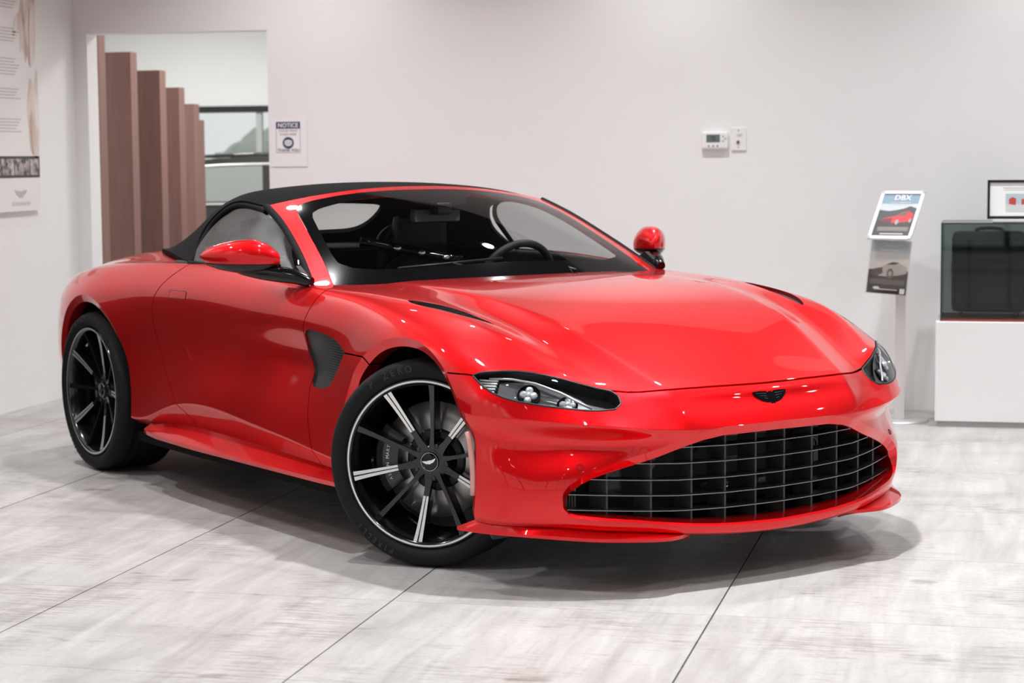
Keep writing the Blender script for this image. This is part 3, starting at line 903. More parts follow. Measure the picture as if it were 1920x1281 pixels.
# ================================================================== the roadster: lamps, grille, vents, badge
bvh = BVHTree.FromPolygons([tuple(v) for v in BODY.V], [tuple(t) for t in BODY.T])
def on_body(o, d):
    h = bvh.ray_cast(Vector(o), Vector(d).normalized())
    return h[0], h[1]

# ---- headlamps
LAMP_DARK = mat('lamp_housing', (.018, .018, .02), .35)
LAMP_GREY = mat('lamp_bezel', (.16, .16, .165), .35, .4)
RIB = mat('lamp_ribs', (.72, .72, .73), .3, .3)
CRYSTAL = mat('lamp_projector', (.72, .74, .77), .06, .6, coat=1)
def lamp_pt(a, z):
    """point on the nose surface from the lamp plane coordinates"""
    # plane axis a = -.68x + .73s ; shoot along the inward normal (-.73, +.68s)
    base = np.array([-.68 * a, .73 * a]); out = np.array([.73, .68])
    o = base + out * 1.6
    h, n = on_body((o[0], -o[1], z), (-out[0], out[1], 0))
    return np.array(h), np.array(n)
for sgn in (-1, 1):
    L = P_lens if sgn < 0 else P_lens.mirror()
    M3 = lambda p: (p[0], p[1] if sgn < 0 else -p[1], p[2])
    lens = L.join(L.skirt(lambda P, N: -N * .012)).build('headlamp', LENS, CAR)
    tag(lens, 'clear headlamp with dark housing')
    back = L.offset(-.045)
    wall = L.offset(-.006).skirt(lambda P, N: -N * .04)
    back.join(wall).build('lamp_housing', LAMP_DARK, lens)
    # black gasket round the lens
    B = L.border(); adj = {}
    for a, b in B: adj[a] = b
    st = B[0][0]; loop = [st]
    while adj[loop[-1]] != st and len(loop) < 5000: loop.append(adj[loop[-1]])
    MB().tube([L.V[i] + L.N[i] * -.001 for i in loop], .0035, 6, closed=True).build('lamp_gasket', BLACK_SATIN, lens)
    # slanted inner bezel plate
    pl = []
    for a, z in ((.305, .683), (.310, .640), (.29, .618), (.20, .606), (.10, .596), (.02, .591), (-.02, .594), (-.015, .612), (.03, .640), (.09, .665), (.15, .684), (.22, .692), (.27, .692)):
        h, n = lamp_pt(a, z); pl.append(M3(h - n * .034))
    c = np.mean(pl, 0); MB().add(pl + [tuple(c)], [(i, (i + 1) % len(pl), len(pl)) for i in range(len(pl))]).build('lamp_bezel', LAMP_GREY, lens)
    # ribbed light guide in the rear corner
    for k in range(7):
        z = .686 - .0095 * k
        a0 = .372 + .010 * min(k, 3) - .004 * max(k - 3, 0); a0 = min(a0, .393 - .012 * max(0, k - 2))
        pts = []
        for w in np.linspace(0, 1, 5):
            a = .305 + (a0 - .305) * w + .003 * k * (1 - w)
            h, n = lamp_pt(a, z - .002 * w); pts.append(M3(h - n * .022))
        MB().tube(pts, .0034, 6).build('light_guide_rib', RIB, lens)
    # upper light blade along the top edge
    blade = []
    for w in np.linspace(0, 1, 14):
        a = .335 - .345 * w; z = float(np.interp(w, [0, .2, .45, .7, 1], [.693, .697, .684, .655, .606])) - .004
        h, n = lamp_pt(a, z); blade.append(M3(h - n * .018))
    MB().tube(blade, .0042, 6).build('light_blade', mat('light_blade', (.45, .45, .46), .3, .5), lens)
    # two projector clusters, each a clover of four lenses round a centre
    for (a, z, R) in ((.200, .645, .029), (.070, .621, .027)):
        h, n = lamp_pt(a, z)
        t1 = np.array([-.68, -.73, 0.0]); t2 = np.cross(n, t1); t2 /= np.linalg.norm(t2)
        if t2[2] < 0: t2 = -t2
        n_ = n / np.linalg.norm(n)
        def disc(cen, r, dep, dome, name, m, nseg=20):
            V = [M3(cen + n_ * dome)]; Fc = []
            for ring, (rr, hh) in enumerate(((.55, .8), (1.0, .0), (1.0, -dep / max(dome, 1e-6)))):
                for q in range(nseg):
                    an = 2 * PI * q / nseg
                    V.append(M3(cen + (t1 * math.cos(an) + t2 * math.sin(an)) * r * rr + n_ * dome * hh))
            for q in range(nseg):
                q2 = (q + 1) % nseg
                Fc.append((0, 1 + q, 1 + q2)); Fc.append((1 + q, 1 + nseg + q, 1 + nseg + q2, 1 + q2)); Fc.append((1 + nseg + q, 1 + 2 * nseg + q, 1 + 2 * nseg + q2, 1 + nseg + q2))
            return MB().add(V, Fc, True).build(name, m, lens)
        disc(h - n_ * .033, R * 1.28, .006, .004, 'projector_surround', BLACK_GLOSS, 28)
        for q in range(4):
            an = PI / 2 * q + .12
            disc(h - n_ * .026 + (t1 * math.cos(an) + t2 * math.sin(an)) * R * .58, R * .42, .008, .006, 'projector_lens', CRYSTAL)
        disc(h - n_ * .024, R * .36, .008, .007, 'projector_lens', CRYSTAL)

# ---- grille: recessed dark cavity, vertical fins behind curved horizontal vanes
def face_x(s):                 # plan curve of the mouth
    return float(np.interp(abs(s), [0, .2, .378, .5, .62, .71, .75], [.845, .838, .815, .765, .705, .655, .62]))
GP = np.array(GRILLE)
def mouth_span(z):
    """half width of the mouth at height z"""
    best = 0
    for i in range(len(GP)):
        a, b = GP[i], GP[(i + 1) % len(GP)]
        if (a[1] - z) * (b[1] - z) < 0:
            best = max(best, a[0] + (b[0] - a[0]) * (z - a[1]) / (b[1] - a[1]))
    return best
def mouth_z(s):
    zz = []
    for i in range(len(GP)):
        a, b = GP[i], GP[(i + 1) % len(GP)]
        if (a[0] - abs(s)) * (b[0] - abs(s)) <= 0 and a[0] != b[0]:
            zz.append(a[1] + (b[1] - a[1]) * (abs(s) - a[0]) / (b[0] - a[0]))
    return (min(zz), max(zz)) if len(zz) > 1 else (.3, .3)
GR = empty('grille', (0, 0, 0), 0, CAR)
VANE = mat('vane_black', (.02, .02, .021), .28, .3, coat=.6)
EDGE = mat('vane_edge', (.26, .26, .27), .25, .8)
for k in range(5):
    zc = [.253, .302, .352, .405, .456][k]
    w = mouth_span(zc + .004) + .03
    n = 41; V = []
    for i in range(n):
        s = -w + 2 * w * i / (n - 1)
        zz = zc - .004 + .020 * (abs(s) / .68) ** 2
        x = face_x(s) - .022
        V += [(x, s, zz + .0013), (x - .05, s, zz + .0045), (x - .05, s, zz - .0045), (x, s, zz - .0013)]
    F = []
    for i in range(n - 1):
        for q in range(4):
            q2 = (q + 1) % 4; F.append((i * 4 + q, i * 4 + q2, (i + 1) * 4 + q2, (i + 1) * 4 + q))
    v = MB().add(V, F).build('horizontal_vane', VANE, GR)
    E_ = []
    for i in range(n):
        a, d = V[i * 4], V[i * 4 + 3]
        E_ += [(a[0] + .0016, a[1], a[2]), (d[0] + .0016, d[1], d[2])]
    meshobj('bright_edge', E_, [(i * 2, i * 2 + 1, i * 2 + 3, i * 2 + 2) for i in range(n - 1)], EDGE, GR)
for s in (-.58, -.45, -.315, -.188, -.062, .062, .188, .315, .45, .58):
    z0, z1 = mouth_z(s); z0 -= .01; z1 += .01
    x = face_x(s) - .035; m = 8; V = []
    for i in range(m + 1):
        z = z0 + (z1 - z0) * i / m
        V += [(x, s - .0035, z), (x, s + .0035, z), (x - .085, s + .006, z), (x - .085, s - .006, z)]
    F = [(i * 4 + q, i * 4 + (q + 1) % 4, (i + 1) * 4 + (q + 1) % 4, (i + 1) * 4 + q) for i in range(m) for q in range(4)]
    MB().add(V, F).build('vertical_fin', mat('fin_dark', (.06, .06, .062), .38, .3), GR)
# what shows behind the vanes
MB().box((.40, -.74, .17), (.42, .74, .56)).prism([(.42,-.72),(.62,-.66),(.72,-.45),(.775,-.2),(.785,0),(.775,.2),(.72,.45),(.62,.66),(.42,.72)], .188, .196, 'xy').build('cavity_liner', BLACK_MATT, GR)
rd = MB().box((.44, -.60, .20), (.49, .60, .44))
rd.build('radiator_core', mat('radiator_fins', (.012, .012, .013), .5), GR)
for sgn in (-1, 1):
    oc = MB()
    for i in range(9):
        oc.box((.52, sgn * (.60 + .011 * i) - .003, .235), (.545, sgn * (.60 + .011 * i) + .003, .34))
    o = oc.build('oil_cooler_fins', mat('cooler_alloy', (.35, .36, .37), .4, .7), GR)
    MB().lathe([(0, .03), (.018, .028), (.022, .02), (.022, -.06)], 20, M=Matrix.Translation((.66, sgn * .22, .435)) @ Matrix.Rotation(PI / 2, 4, 'Y')).build('sensor_puck', DARK_PLASTIC, GR)
    MB().box((.50, sgn * .47 - .05, .29), (.56, sgn * .47 + .05, .41), bev=.012).build('bracket', mat('cast_bracket', (.16, .155, .15), .45, .5), GR)
    tow = MB().tube([(.60 + .03 * math.cos(a) * .3, sgn * .36 + .032 * math.cos(a), .385 + .026 * math.sin(a)) for a in np.linspace(0, 2 * PI, 18)], .008, 8, False)
    tow.build('hook_ring', mat('cast_bracket'), GR)
MB().box((.56, -.42, .440), (.60, .42, .478), bev=.006).build('crossmember', mat('cast_bracket'), GR)
MB().box((.605, -.05, .448), (.63, .09, .474), bev=.005).build('latch_plate', STEEL, GR)
for s in (-.03, .20):
    MB().box((.50, s - .05, .262), (.58, s + .05, .285), bev=.008).build('hose_clip', mat('cast_bracket'), GR)
    MB().lathe([(0, .01), (.008, .01), (.009, 0)], 12, M=Matrix.Translation((.585, s + .03, .27)) @ Matrix.Rotation(PI / 2, 4, 'Y')).build('bolt', CHROME, GR)

# ---- winged badge on the nose
h, n = on_body((2, 0, .598), (-1, 0, 0))
wing = [(0, -.0155), (.006, -.017), (.0075, -.0125), (.014, -.0135), (.030, -.009), (.046, .001), (.0525, .0095), (.030, .0105), (.012, .0095), (.008, .0065), (.004, .0085), (0, .0085)]
wing = wing + [(-a, b) for a, b in reversed(wing[1:-1])]
up = Vector((0, 0, 1)); nn = Vector(n); lat = Vector((0, 1, 0)); up = nn.cross(lat).normalized()
if up.z < 0: up = -up
MW = Matrix(((lat.x, up.x, nn.x, h.x), (lat.y, up.y, nn.y, h.y), (lat.z, up.z, nn.z, h.z), (0, 0, 0, 1)))
bd = MB().prism([(a * 1.36, b * 1.75) for a, b in wing], -.004, .0045, 'xy', MW).build('winged_badge', BLACK_GLOSS, CAR)
for sgn in (-1, 1):
    for r_ in range(3):
        y0 = .009 - .009 * r_
        MB().prism([(sgn * .018, y0), (sgn * (.062 - .014 * r_), y0 + .003), (sgn * (.060 - .014 * r_), y0 + .0012), (sgn * .018, y0 - .002)], .0044, .0052, 'xy', MW).build('badge_feather', mat('badge_grey', (.05, .05, .05), .3, .5), bd)

# ---- bonnet vents with woven mesh inserts, and the side gill
def mesh_material(name, scale, lo, hi, rot=0.0):
    m = mat(name, (.02, .02, .02), .45)
    t, n_, l, b = nt(m)
    tc = n_.new('ShaderNodeTexCoord'); mp = n_.new('ShaderNodeMapping'); mp.inputs['Rotation'].default_value = (0, 0, rot)
    ck = n_.new('ShaderNodeTexChecker'); ck.inputs['Scale'].default_value = scale
    ck.inputs['Color1'].default_value = (*lo, 1); ck.inputs['Color2'].default_value = (*hi, 1)
    l.new(tc.outputs['Object'], mp.inputs['Vector']); l.new(mp.outputs[0], ck.inputs['Vector']); l.new(ck.outputs['Color'], b.inputs['Base Color'])
    return m
WOVEN = mesh_material('woven_mesh', 160, (.004, .004, .004), (.045, .045, .045), rad(30))
for p in (P_vent, P_vent.mirror()):
    q = p.offset(-.014)
    v = q.join(p.skirt(lambda P, N: -N * .014)).build('bonnet_vent', WOVEN, CAR)
GILL_MAT = mat('gill_black', (.038, .038, .039), .48)
gq = P_gill.offset(-.010)
for sgn in (-1, 1):
    g = gq.join(P_gill.skirt(lambda P, N: -N * .010)); g = g if sgn < 0 else g.mirror()
    go = g.build('side_gill', GILL_MAT, CAR)
    # perforations: small dark discs, larger towards the front
    gb = BVHTree.FromPolygons([tuple(v) for v in gq.V], [tuple(t) for t in gq.T])
    holes = MB(); GI = np.array(GILL)
    for iz in range(22):
        for ix in range(22):
            x = -.70 + .0135 * ix; z = .566 + .0092 * iz
            d = float(polysd(np.array([[x, z]]), GI)[0])
            if d > -.012 or ix < 6: continue
            r = min(.0014 + .00022 * (ix - 6), .0044) * (1.0 if d < -.02 else .8)
            hh = gb.ray_cast(Vector((x, -1.5, z)), Vector((0, 1, 0)))
            if hh[0] is None: continue
            c, nn_ = hh[0], hh[1]
            if nn_.y > 0: nn_ = -nn_
            c = c + nn_ * .0008
            V = [(c.x + r * 1.25 * math.cos(a) , sgn * -1 * (c.y) if False else (c.y if sgn < 0 else -c.y), c.z + r * math.sin(a)) for a in np.linspace(0, 2 * PI, 9)[:-1]]
            # follow the panel slope along x
            V = [(vx, (c.y - nn_.x / nn_.y * (vx - c.x) - nn_.z / nn_.y * (vz - c.z)) * (1 if sgn < 0 else -1), vz) for vx, vy, vz in V]
            holes.add(V, [tuple(range(8)) if sgn < 0 else tuple(reversed(range(8)))])
    ho = holes.build('perforations', BLACK_MATT, go, fixn=False); ho['kind'] = 'stuff'

# ---- flush door handles, parking sensors, side markers
for sgn in (-1, 1):
    d = DOORS[0] if sgn < 0 else DOORS[1]
    hp = [(-1.858, .846), (-1.85, .850), (-1.712, .851), (-1.704, .846), (-1.708, .822), (-1.716, .817), (-1.855, .816), (-1.863, .821)]
    ring = []
    for x, z in hp:
        q, n = on_body((x, sgn * 1.5, z), (0, -sgn, 0)); ring.append(q + n * .0004)
    MB().tube(ring, .0016, 6, closed=True).build('handle_outline', BLACK_SATIN, d)
    ctr = sum(ring, Vector()) / len(ring)
    inner = [ctr + (p - ctr) * .965 for p in ring]
    MB().add([p + Vector((0, sgn * .0012, 0)) for p in inner] + [ctr + Vector((0, sgn * .003, 0))], [((i, (i + 1) % 8, 8) if sgn < 0 else ((i + 1) % 8, i, 8)) for i in range(8)], True).build('flush_handle', PAINT, d, fixn=False)
    for (o, dr, r) in (((1.6, sgn * .675, .408), (-1, 0, 0), .0095), ((.375, sgn * 1.6, .560), (0, -sgn, 0), .0095)):
        q, n = on_body(o, dr)
        t1 = n.orthogonal().normalized(); t2 = n.cross(t1)
        MB().tube([q + n * .0006 + (t1 * math.cos(a) + t2 * math.sin(a)) * r for a in np.linspace(0, 2 * PI, 22)[:-1]], .0011, 5, closed=True).build('parking_sensor', BLACK_SATIN, BUMPER)
    mk = []
    for w in np.linspace(0, 1, 9):
        an = rad(22 - 28 * w); r = R_OUT - .014
        x, z = AF[0] + r * math.cos(an), AF[1] + r * math.sin(an)
        mk.append((x, z))
    poly = []
    for (x, z) in mk: poly.append((x, sgn * .9085, z))
    MB().tube(poly, .010, 6).build('side_marker', mat('side_marker', (.62, .30, .27), .25, coat=.6), BUMPER)
# ================================================================== the roadster: wheels, brakes, sills, splitter, underside
def tyre_material():
    m = mat('tyre_rubber', (.0065, .0065, .007), .68, spec=.28)
    t, n, l, b = nt(m)
    tc = n.new('ShaderNodeTexCoord'); sp = n.new('ShaderNodeSeparateXYZ'); l.new(tc.outputs['Object'], sp.inputs[0])
    at = n.new('ShaderNodeMath'); at.operation = 'ARCTAN2'; l.new(sp.outputs['Z'], at.inputs[0]); l.new(sp.outputs['X'], at.inputs[1])
    ab = n.new('ShaderNodeMath'); ab.operation = 'ABSOLUTE'; l.new(sp.outputs['Y'], ab.inputs[0])
    sk = n.new('ShaderNodeMath'); sk.operation = 'MULTIPLY_ADD'; sk.inputs[1].default_value = 1.1; l.new(ab.outputs[0], sk.inputs[0]); l.new(at.outputs[0], sk.inputs[2])
    mu = n.new('ShaderNodeMath'); mu.operation = 'MULTIPLY'; mu.inputs[1].default_value = 64; l.new(sk.outputs[0], mu.inputs[0])
    si = n.new('ShaderNodeMath'); si.operation = 'SINE'; l.new(mu.outputs[0], si.inputs[0])
    gt = n.new('ShaderNodeMath'); gt.operation = 'GREATER_THAN'; gt.inputs[1].default_value = -.82; l.new(si.outputs[0], gt.inputs[0])
    ln = n.new('ShaderNodeVectorMath'); ln.operation = 'LENGTH'
    cx = n.new('ShaderNodeCombineXYZ'); l.new(sp.outputs['X'], cx.inputs[0]); l.new(sp.outputs['Z'], cx.inputs[1]); l.new(cx.outputs[0], ln.inputs[0])
    tr = n.new('ShaderNodeMath'); tr.operation = 'LESS_THAN'; tr.inputs[1].default_value = .3485; l.new(ln.outputs['Value'], tr.inputs[0])
    mxm = n.new('ShaderNodeMath'); mxm.operation = 'MAXIMUM'; l.new(gt.outputs[0], mxm.inputs[0]); l.new(tr.outputs[0], mxm.inputs[1])
    bp = n.new('ShaderNodeBump'); bp.inputs['Strength'].default_value = 1.0; bp.inputs['Distance'].default_value = .006
    l.new(mxm.outputs[0], bp.inputs['Height']); l.new(bp.outputs[0], b.inputs['Normal'])
    return m
TYRE = tyre_material()
LETTER = mat('tyre_lettering', (.022, .022, .023), .5)
RIMBLK = mat('wheel_black', (.006, .006, .0065), .16, spec=.5, coat=.5)
DISC = mat('brake_disc', (.42, .41, .40), .32, .9)
def make_wheel(width, spin):
    W = empty('wheel', (0, 0, 0), 0, CAR)
    k = width / .255
    out = [(.284, .100), (.290, .112), (.298, .120), (.312, .1255), (.326, .1265), (.339, .122), (.3475, .112), (.3520, .102), (.3535, .098)]
    prof = [(r, h * k) for r, h in out]
    edge = .098 * k
    g = [(.060 * k, .0055), (.022 * k, .0060), (-.022 * k, .0060), (-.060 * k, .0055)]
    top = [(.3545, edge - .004)]
    for c, w in g:
        top += [(.3555, c + w), (.3485, c + w - .001), (.3485, c - w + .001), (.3555, c - w)]
    top += [(.3545, -edge + .004)]
    prof = prof + top + [(r, -h) for r, h in reversed(prof)]
    ty = MB().lathe(prof, 112, 'y').build('tyre', TYRE, W, auto=rad(40))
    def ring_text(txt, mid, r, size, step):
        let = MB()
        for i, ch in enumerate(txt):
            if ch == ' ': continue
            th = rad(mid) - (i - (len(txt) - 1) / 2) * step / r
            up_ = Vector((math.cos(th), 0, math.sin(th))); rt = Vector((math.sin(th), 0, -math.cos(th))); no = Vector((0, -1, 0))
            p = up_ * r + no * (.1262 * k)
            M = Matrix(((rt.x, up_.x, no.x, p.x), (rt.y, up_.y, no.y, p.y), (rt.z, up_.z, no.z, p.z), (0, 0, 0, 1)))
            let.add(*text_geo(ch, size, M, .0006, bold=True))
        return let
    ring_text('PIRELLI', 236, .3235, .026, .0235).build('sidewall_lettering', LETTER, W, fixn=False)
    ring_text('P ZERO', 112, .3225, .032, .030).build('sidewall_lettering', LETTER, W, fixn=False)
    ring_text('PIRELLI', 56, .3235, .026, .0235).build('sidewall_lettering', LETTER, W, fixn=False)
    d = .127 * k - .127
    rim = MB().lathe([(.291, .104 + d), (.2905, .112 + d), (.287, .117 + d), (.276, .1185 + d), (.270, .114 + d), (.265, .100 + d), (.260, .06 + d), (.252, .02), (.247, -.08 * k), (.255, -.10 * k), (.29, -.105 * k)], 96, 'y').build('rim', RIMBLK, W, auto=rad(40))
    MB().lathe([(.2765, .1188 + d), (.2795, .1194 + d), (.2828, .1186 + d)], 96, 'y').build('machined_ring', MACHINED, W)
    sec = [(.040, .058, .020, .020), (.062, .060, .0135, .016), (.085, .063, .0105, .013), (.115, .069, .0100, .012), (.160, .079, .0112, .0125), (.210, .091, .0130, .0140), (.250, .103, .0150, .0160), (.273, .112, .0172, .0185)]
    def spoke_mesh(scale):
        V = []
        for r, h, w, wb in sec:
            h += d
            V += [(r, -h, -w * scale), (r, -h, w * scale), (r, -h + .012, wb * scale), (r, -h + .058 - .05 * r, wb * .75), (r, -h + .058 - .05 * r, -wb * .75), (r, -h + .012, -wb * scale)]
        n = 6; F = [(i * n + q, i * n + (q + 1) % n, (i + 1) * n + (q + 1) % n, (i + 1) * n + q) for i in range(len(sec) - 1) for q in range(n)]
        F += [tuple(range(n)), tuple(reversed(range((len(sec) - 1) * n, len(sec) * n)))]
        return MB().add(V, F)
    plain = striped = stripe = None
    for q in range(10):
        an = rad(spin + 36 * q)
        if q % 2 == 0:
            if striped is None:
                o = striped = spoke_mesh(1.0).build('spoke', RIMBLK, W)
            else:
                o = striped.copy(); COL.objects.link(o)
            for side in (-1, 1):
                if stripe is None or side == -1 and q == 0:
                    V = []
                    for r in np.linspace(.118, .2745, 9):
                        h = float(np.interp(r, [x[0] for x in sec], [x[1] for x in sec])) + d + .0008
                        w = float(np.interp(r, [x[0] for x in sec], [x[2] for x in sec]))
                        V += [(r, -h, w * .16), (r, -h, w * .96)]
                    stripe = meshobj('machined_stripe', V, [(i * 2, i * 2 + 1, i * 2 + 3, i * 2 + 2) for i in range(8)], MACHINED, W)
                    stripe.scale = (1, 1, side); stripe.rotation_euler = (0, -an, 0)
                else:
                    c = stripe.copy(); COL.objects.link(c); c.scale = (1, 1, side); c.rotation_euler = (0, -an, 0)
        else:
            if plain is None:
                o = plain = spoke_mesh(.62).build('spoke', RIMBLK, W)
            else:
                o = plain.copy(); COL.objects.link(o)
        o.rotation_euler = (0, -an, 0)
    MB().lathe([(0, .060 + d), (.036, .060 + d), (.050, .056 + d), (.066, .044 + d), (.078, .02 + d), (.080, -.01)], 48, 'y').build('hub', RIMBLK, W)
    capo = MB().lathe([(0, .068 + d), (.029, .0675 + d), (.0325, .065 + d), (.0335, .058 + d)], 40, 'y').build('centre_cap', BLACK_GLOSS, W)
    MB().tube([(.0308 * math.cos(a), -(.0672 + d), .0308 * math.sin(a)) for a in np.linspace(0, 2 * PI, 41)[:-1]], .0009, 5, closed=True).build('chrome_ring', CHROME, W)
    wg = [(0, -.0075), (.004, -.008), (.005, -.0055), (.012, -.0055), (.021, .001), (.0265, .0075), (.012, .0045), (.006, .0040), (.003, .0055), (0, .004)]
    wg = wg + [(-a, b) for a, b in reversed(wg[1:-1])]
    MB().prism(wg, -(.0695 + d), -(.0672 + d), 'xz', Matrix.Rotation(rad(-14), 4, 'Y')).build('cap_wings', CHROME, W)
    nut = None
    for q in range(5):
        an = rad(spin + 18 + 72 * q)
        loc = (.0585 * math.cos(an), -(.044 + d), .0585 * math.sin(an))
        if nut is None:
            nut = MB().lathe([(0, .018), (.0075, .018), (.0092, .014), (.0095, 0), (.013, -.004)], 12, 'y').build('wheel_nut', mat('nut_dark', (.06, .06, .065), .25, .8), W, loc=loc)
        else:
            c = nut.copy(); COL.objects.link(c); c.location = loc
    # brake
    dsc = MB().lathe([(.105, .004), (.200, .004), (.201, .0), (.201, -.026), (.200, -.030), (.105, -.030)], 80, 'y').build('brake_disc', DISC, W)
    MB().lathe([(.06, .012), (.098, .012), (.108, .004), (.108, -.03)], 48, 'y').build('disc_bell', mat('disc_bell', (.05, .05, .05), .5, .5), W)
    for q in range(10):
        an = rad(36 * q + 9)
        c = MB().lathe([(0, .020), (.006, .020), (.007, .012)], 8, 'y', M=Matrix.Translation((.102 * math.cos(an), 0, .102 * math.sin(an)))).build('disc_bobbin', STEEL, W)
    cal = MB(); V = []
    ns = 15
    for i in range(ns):
        an = rad(146 + 68 * i / (ns - 1)); e = .010 * (1 - abs(2 * i / (ns - 1) - 1) ** 6)
        for r, h in ((.126, .010), (.130, .030 + e), (.185, .034 + e), (.213, .024 + e), (.215, -.045), (.126, -.045)):
            V.append((r * math.cos(an), -h, r * math.sin(an)))
    F = [(i * 6 + q, i * 6 + (q + 1) % 6, (i + 1) * 6 + (q + 1) % 6, (i + 1) * 6 + q) for i in range(ns - 1) for q in range(6)] + [tuple(range(6)), tuple(reversed(range((ns - 1) * 6, ns * 6)))]
    co = cal.add(V, F).build('brake_caliper', mat('caliper_black', (.02, .02, .021), .35, coat=.4), W)
    let = MB()
    for i, ch in enumerate('ASTON MARTIN'):
        if ch == ' ': continue
        th = rad(180) - (i - 5.5) * .0128 / .172
        up_ = Vector((math.cos(th), 0, math.sin(th))); rt = Vector((math.sin(th), 0, -math.cos(th))); no = Vector((0, -1, 0))
        p = up_ * .166 + no * .0445
        M = Matrix(((rt.x, up_.x, no.x, p.x), (rt.y, up_.y, no.y, p.y), (rt.z, up_.z, no.z, p.z), (0, 0, 0, 1)))
        let.add(*text_geo(ch, .0165, M, .0004))
    let.build('caliper_lettering', WHITE_PAINT, W, fixn=False)
    # valve
    an = rad(120); MB().tube([(.236 * math.cos(an), -.075 - d, .236 * math.sin(an)), (.222 * math.cos(an), -.088 - d, .222 * math.sin(an))], .0042, 8).build('valve', STEEL, W)
    return W
STEER = rad(35)
wf = make_wheel(.255, -96)
wf.location = (-.040, -.757, .3555); wf.rotation_euler = (0, 0, STEER)
wr = make_wheel(.295, -72)
wr.location = (-2.700, -.782, .3555)
w2 = copy_tree(wf, CAR); w2.location = (-.02, .775, .3555); w2.rotation_euler = (0, 0, STEER + PI)
w3 = copy_tree(wr, CAR); w3.location = (-2.700, .782, .3555); w3.rotation_euler = (0, 0, PI)
for w_, lb in ((wf, 'front wheel turned outwards, black spokes with silver stripes'), (wr, 'rear wheel')):
    w_['label'] = lb

# ---- sills, splitter ends, wheel arch liners, underbody
def loft(name, A, B, C_, D_, m, parent):
    """four corner polylines -> closed bar"""
    n = len(A); V = []
    for i in range(n): V += [A[i], B[i], C_[i], D_[i]]
    F = [(i * 4 + q, i * 4 + (q + 1) % 4, (i + 1) * 4 + (q + 1) % 4, (i + 1) * 4 + q) for i in range(n - 1) for q in range(4)] + [(0, 1, 2, 3), tuple(reversed(range((n - 1) * 4, n * 4)))]
    return MB().add(V, F).build(name, m, parent, auto=rad(28))
for sgn in (-1, 1):
    xs = np.linspace(-2.13, -.36, 30)
    zt = pchip([-2.2, -1.915, -1.727, -1.43, -.99, -.54, -.3], [.262, .292, .304, .300, .290, .280, .275], xs)
    so = np.interp(xs, [-2.13, -2.06, -1.9, -1.6, -.5, -.36], [.905, .952, .972, .978, .972, .965])
    zo = np.interp(xs, [-2.13, -1.9, -1.5, -.36], [.256, .250, .247, .250])
    A = [(x, sgn * .878, z) for x, z in zip(xs, zt)]
    B = [(x, sgn * s, z) for x, s, z in zip(xs, so, zo)]
    C_ = [(x, sgn * (s - .002), z - .016) for x, s, z in zip(xs, so, zo)]
    D_ = [(x, sgn * .84, z - .05) for x, z in zip(xs, zo)]
    loft('side_skirt', A, B, C_, D_, PAINT, CAR)
    outp = smoothpoly([(.335, .918), (.40, .895), (.49, .848), (.605, .772), (.737, .672), (.815, .560), (.848, .470), (.835, .395), (.795, .325)], 5)
    inp = smoothpoly([(.395, .880), (.45, .855), (.52, .815), (.585, .752), (.665, .650), (.722, .545), (.757, .465), (.777, .395), (.785, .325)], 5)
    zi = np.interp(np.linspace(0, 1, len(inp)), [0, .5, .85, 1], [.226, .212, .192, .186])
    zo = np.interp(np.linspace(0, 1, len(inp)), [0, .5, .85, 1], [.196, .190, .184, .182])
    A = [(p[0], sgn * p[1], z) for p, z in zip(inp, zi)]
    B = [(p[0], sgn * p[1], z) for p, z in zip(outp, zo)]
    C_ = [(p[0], sgn * p[1], z - .011) for p, z in zip(outp, zo)]
    D_ = [(p[0], sgn * p[1], z - .03) for p, z in zip(inp, zi)]
    loft('splitter_blade', A, B, C_, D_, PAINT, CAR)
    for (cx, cz), r, s0 in ((AF, .425, .50), (AR, .425, .52)):
        V = []; n = 28
        for i in range(n + 1):
            a = rad(4 + 172 * i / n)
            V += [(cx + r * math.cos(a), sgn * .868, cz + r * math.sin(a)), (cx + r * math.cos(a), sgn * s0, cz + r * math.sin(a))]
        F = [(i * 2, i * 2 + 1, i * 2 + 3, i * 2 + 2) for i in range(n)]
        V.append((cx, sgn * s0, cz)); F += [(i * 2 + 1, i * 2 + 3, len(V) - 1) for i in range(n)]
        MB().add(V, F).build('wheel_arch_liner', BLACK_MATT, CAR)
    MB().prism([(.455, .165), (.455, .255), (.42, .26), (.405, .20)], sgn * .60, sgn * .86, 'xz').build('tyre_deflector', DARK_PLASTIC, CAR)
und = [(-3.3, .55), (-3.2, .78), (-2.2, .85), (-2.2, .85), (-.5, .85), (-.45, .5), (.42, .5), (.46, .80), (.60, .66), (.72, .40), (.76, 0)]
und = und + [(x, -s) for x, s in reversed(und[:-1])]
MB().prism(und, .165, .205, 'xy').build('underbody', BLACK_MATT, CAR)
for sgn in (-1, 1):
    MB().tube([(-2.704, 0, .33), (-2.704, sgn * .70, .35)], .03, 10).build('drive_shaft', DARK_PLASTIC, CAR)
    MB().tube([(-.02, 0, .30), (-.02, sgn * .68, .35)], .025, 10).build('track_rod', DARK_PLASTIC, CAR)
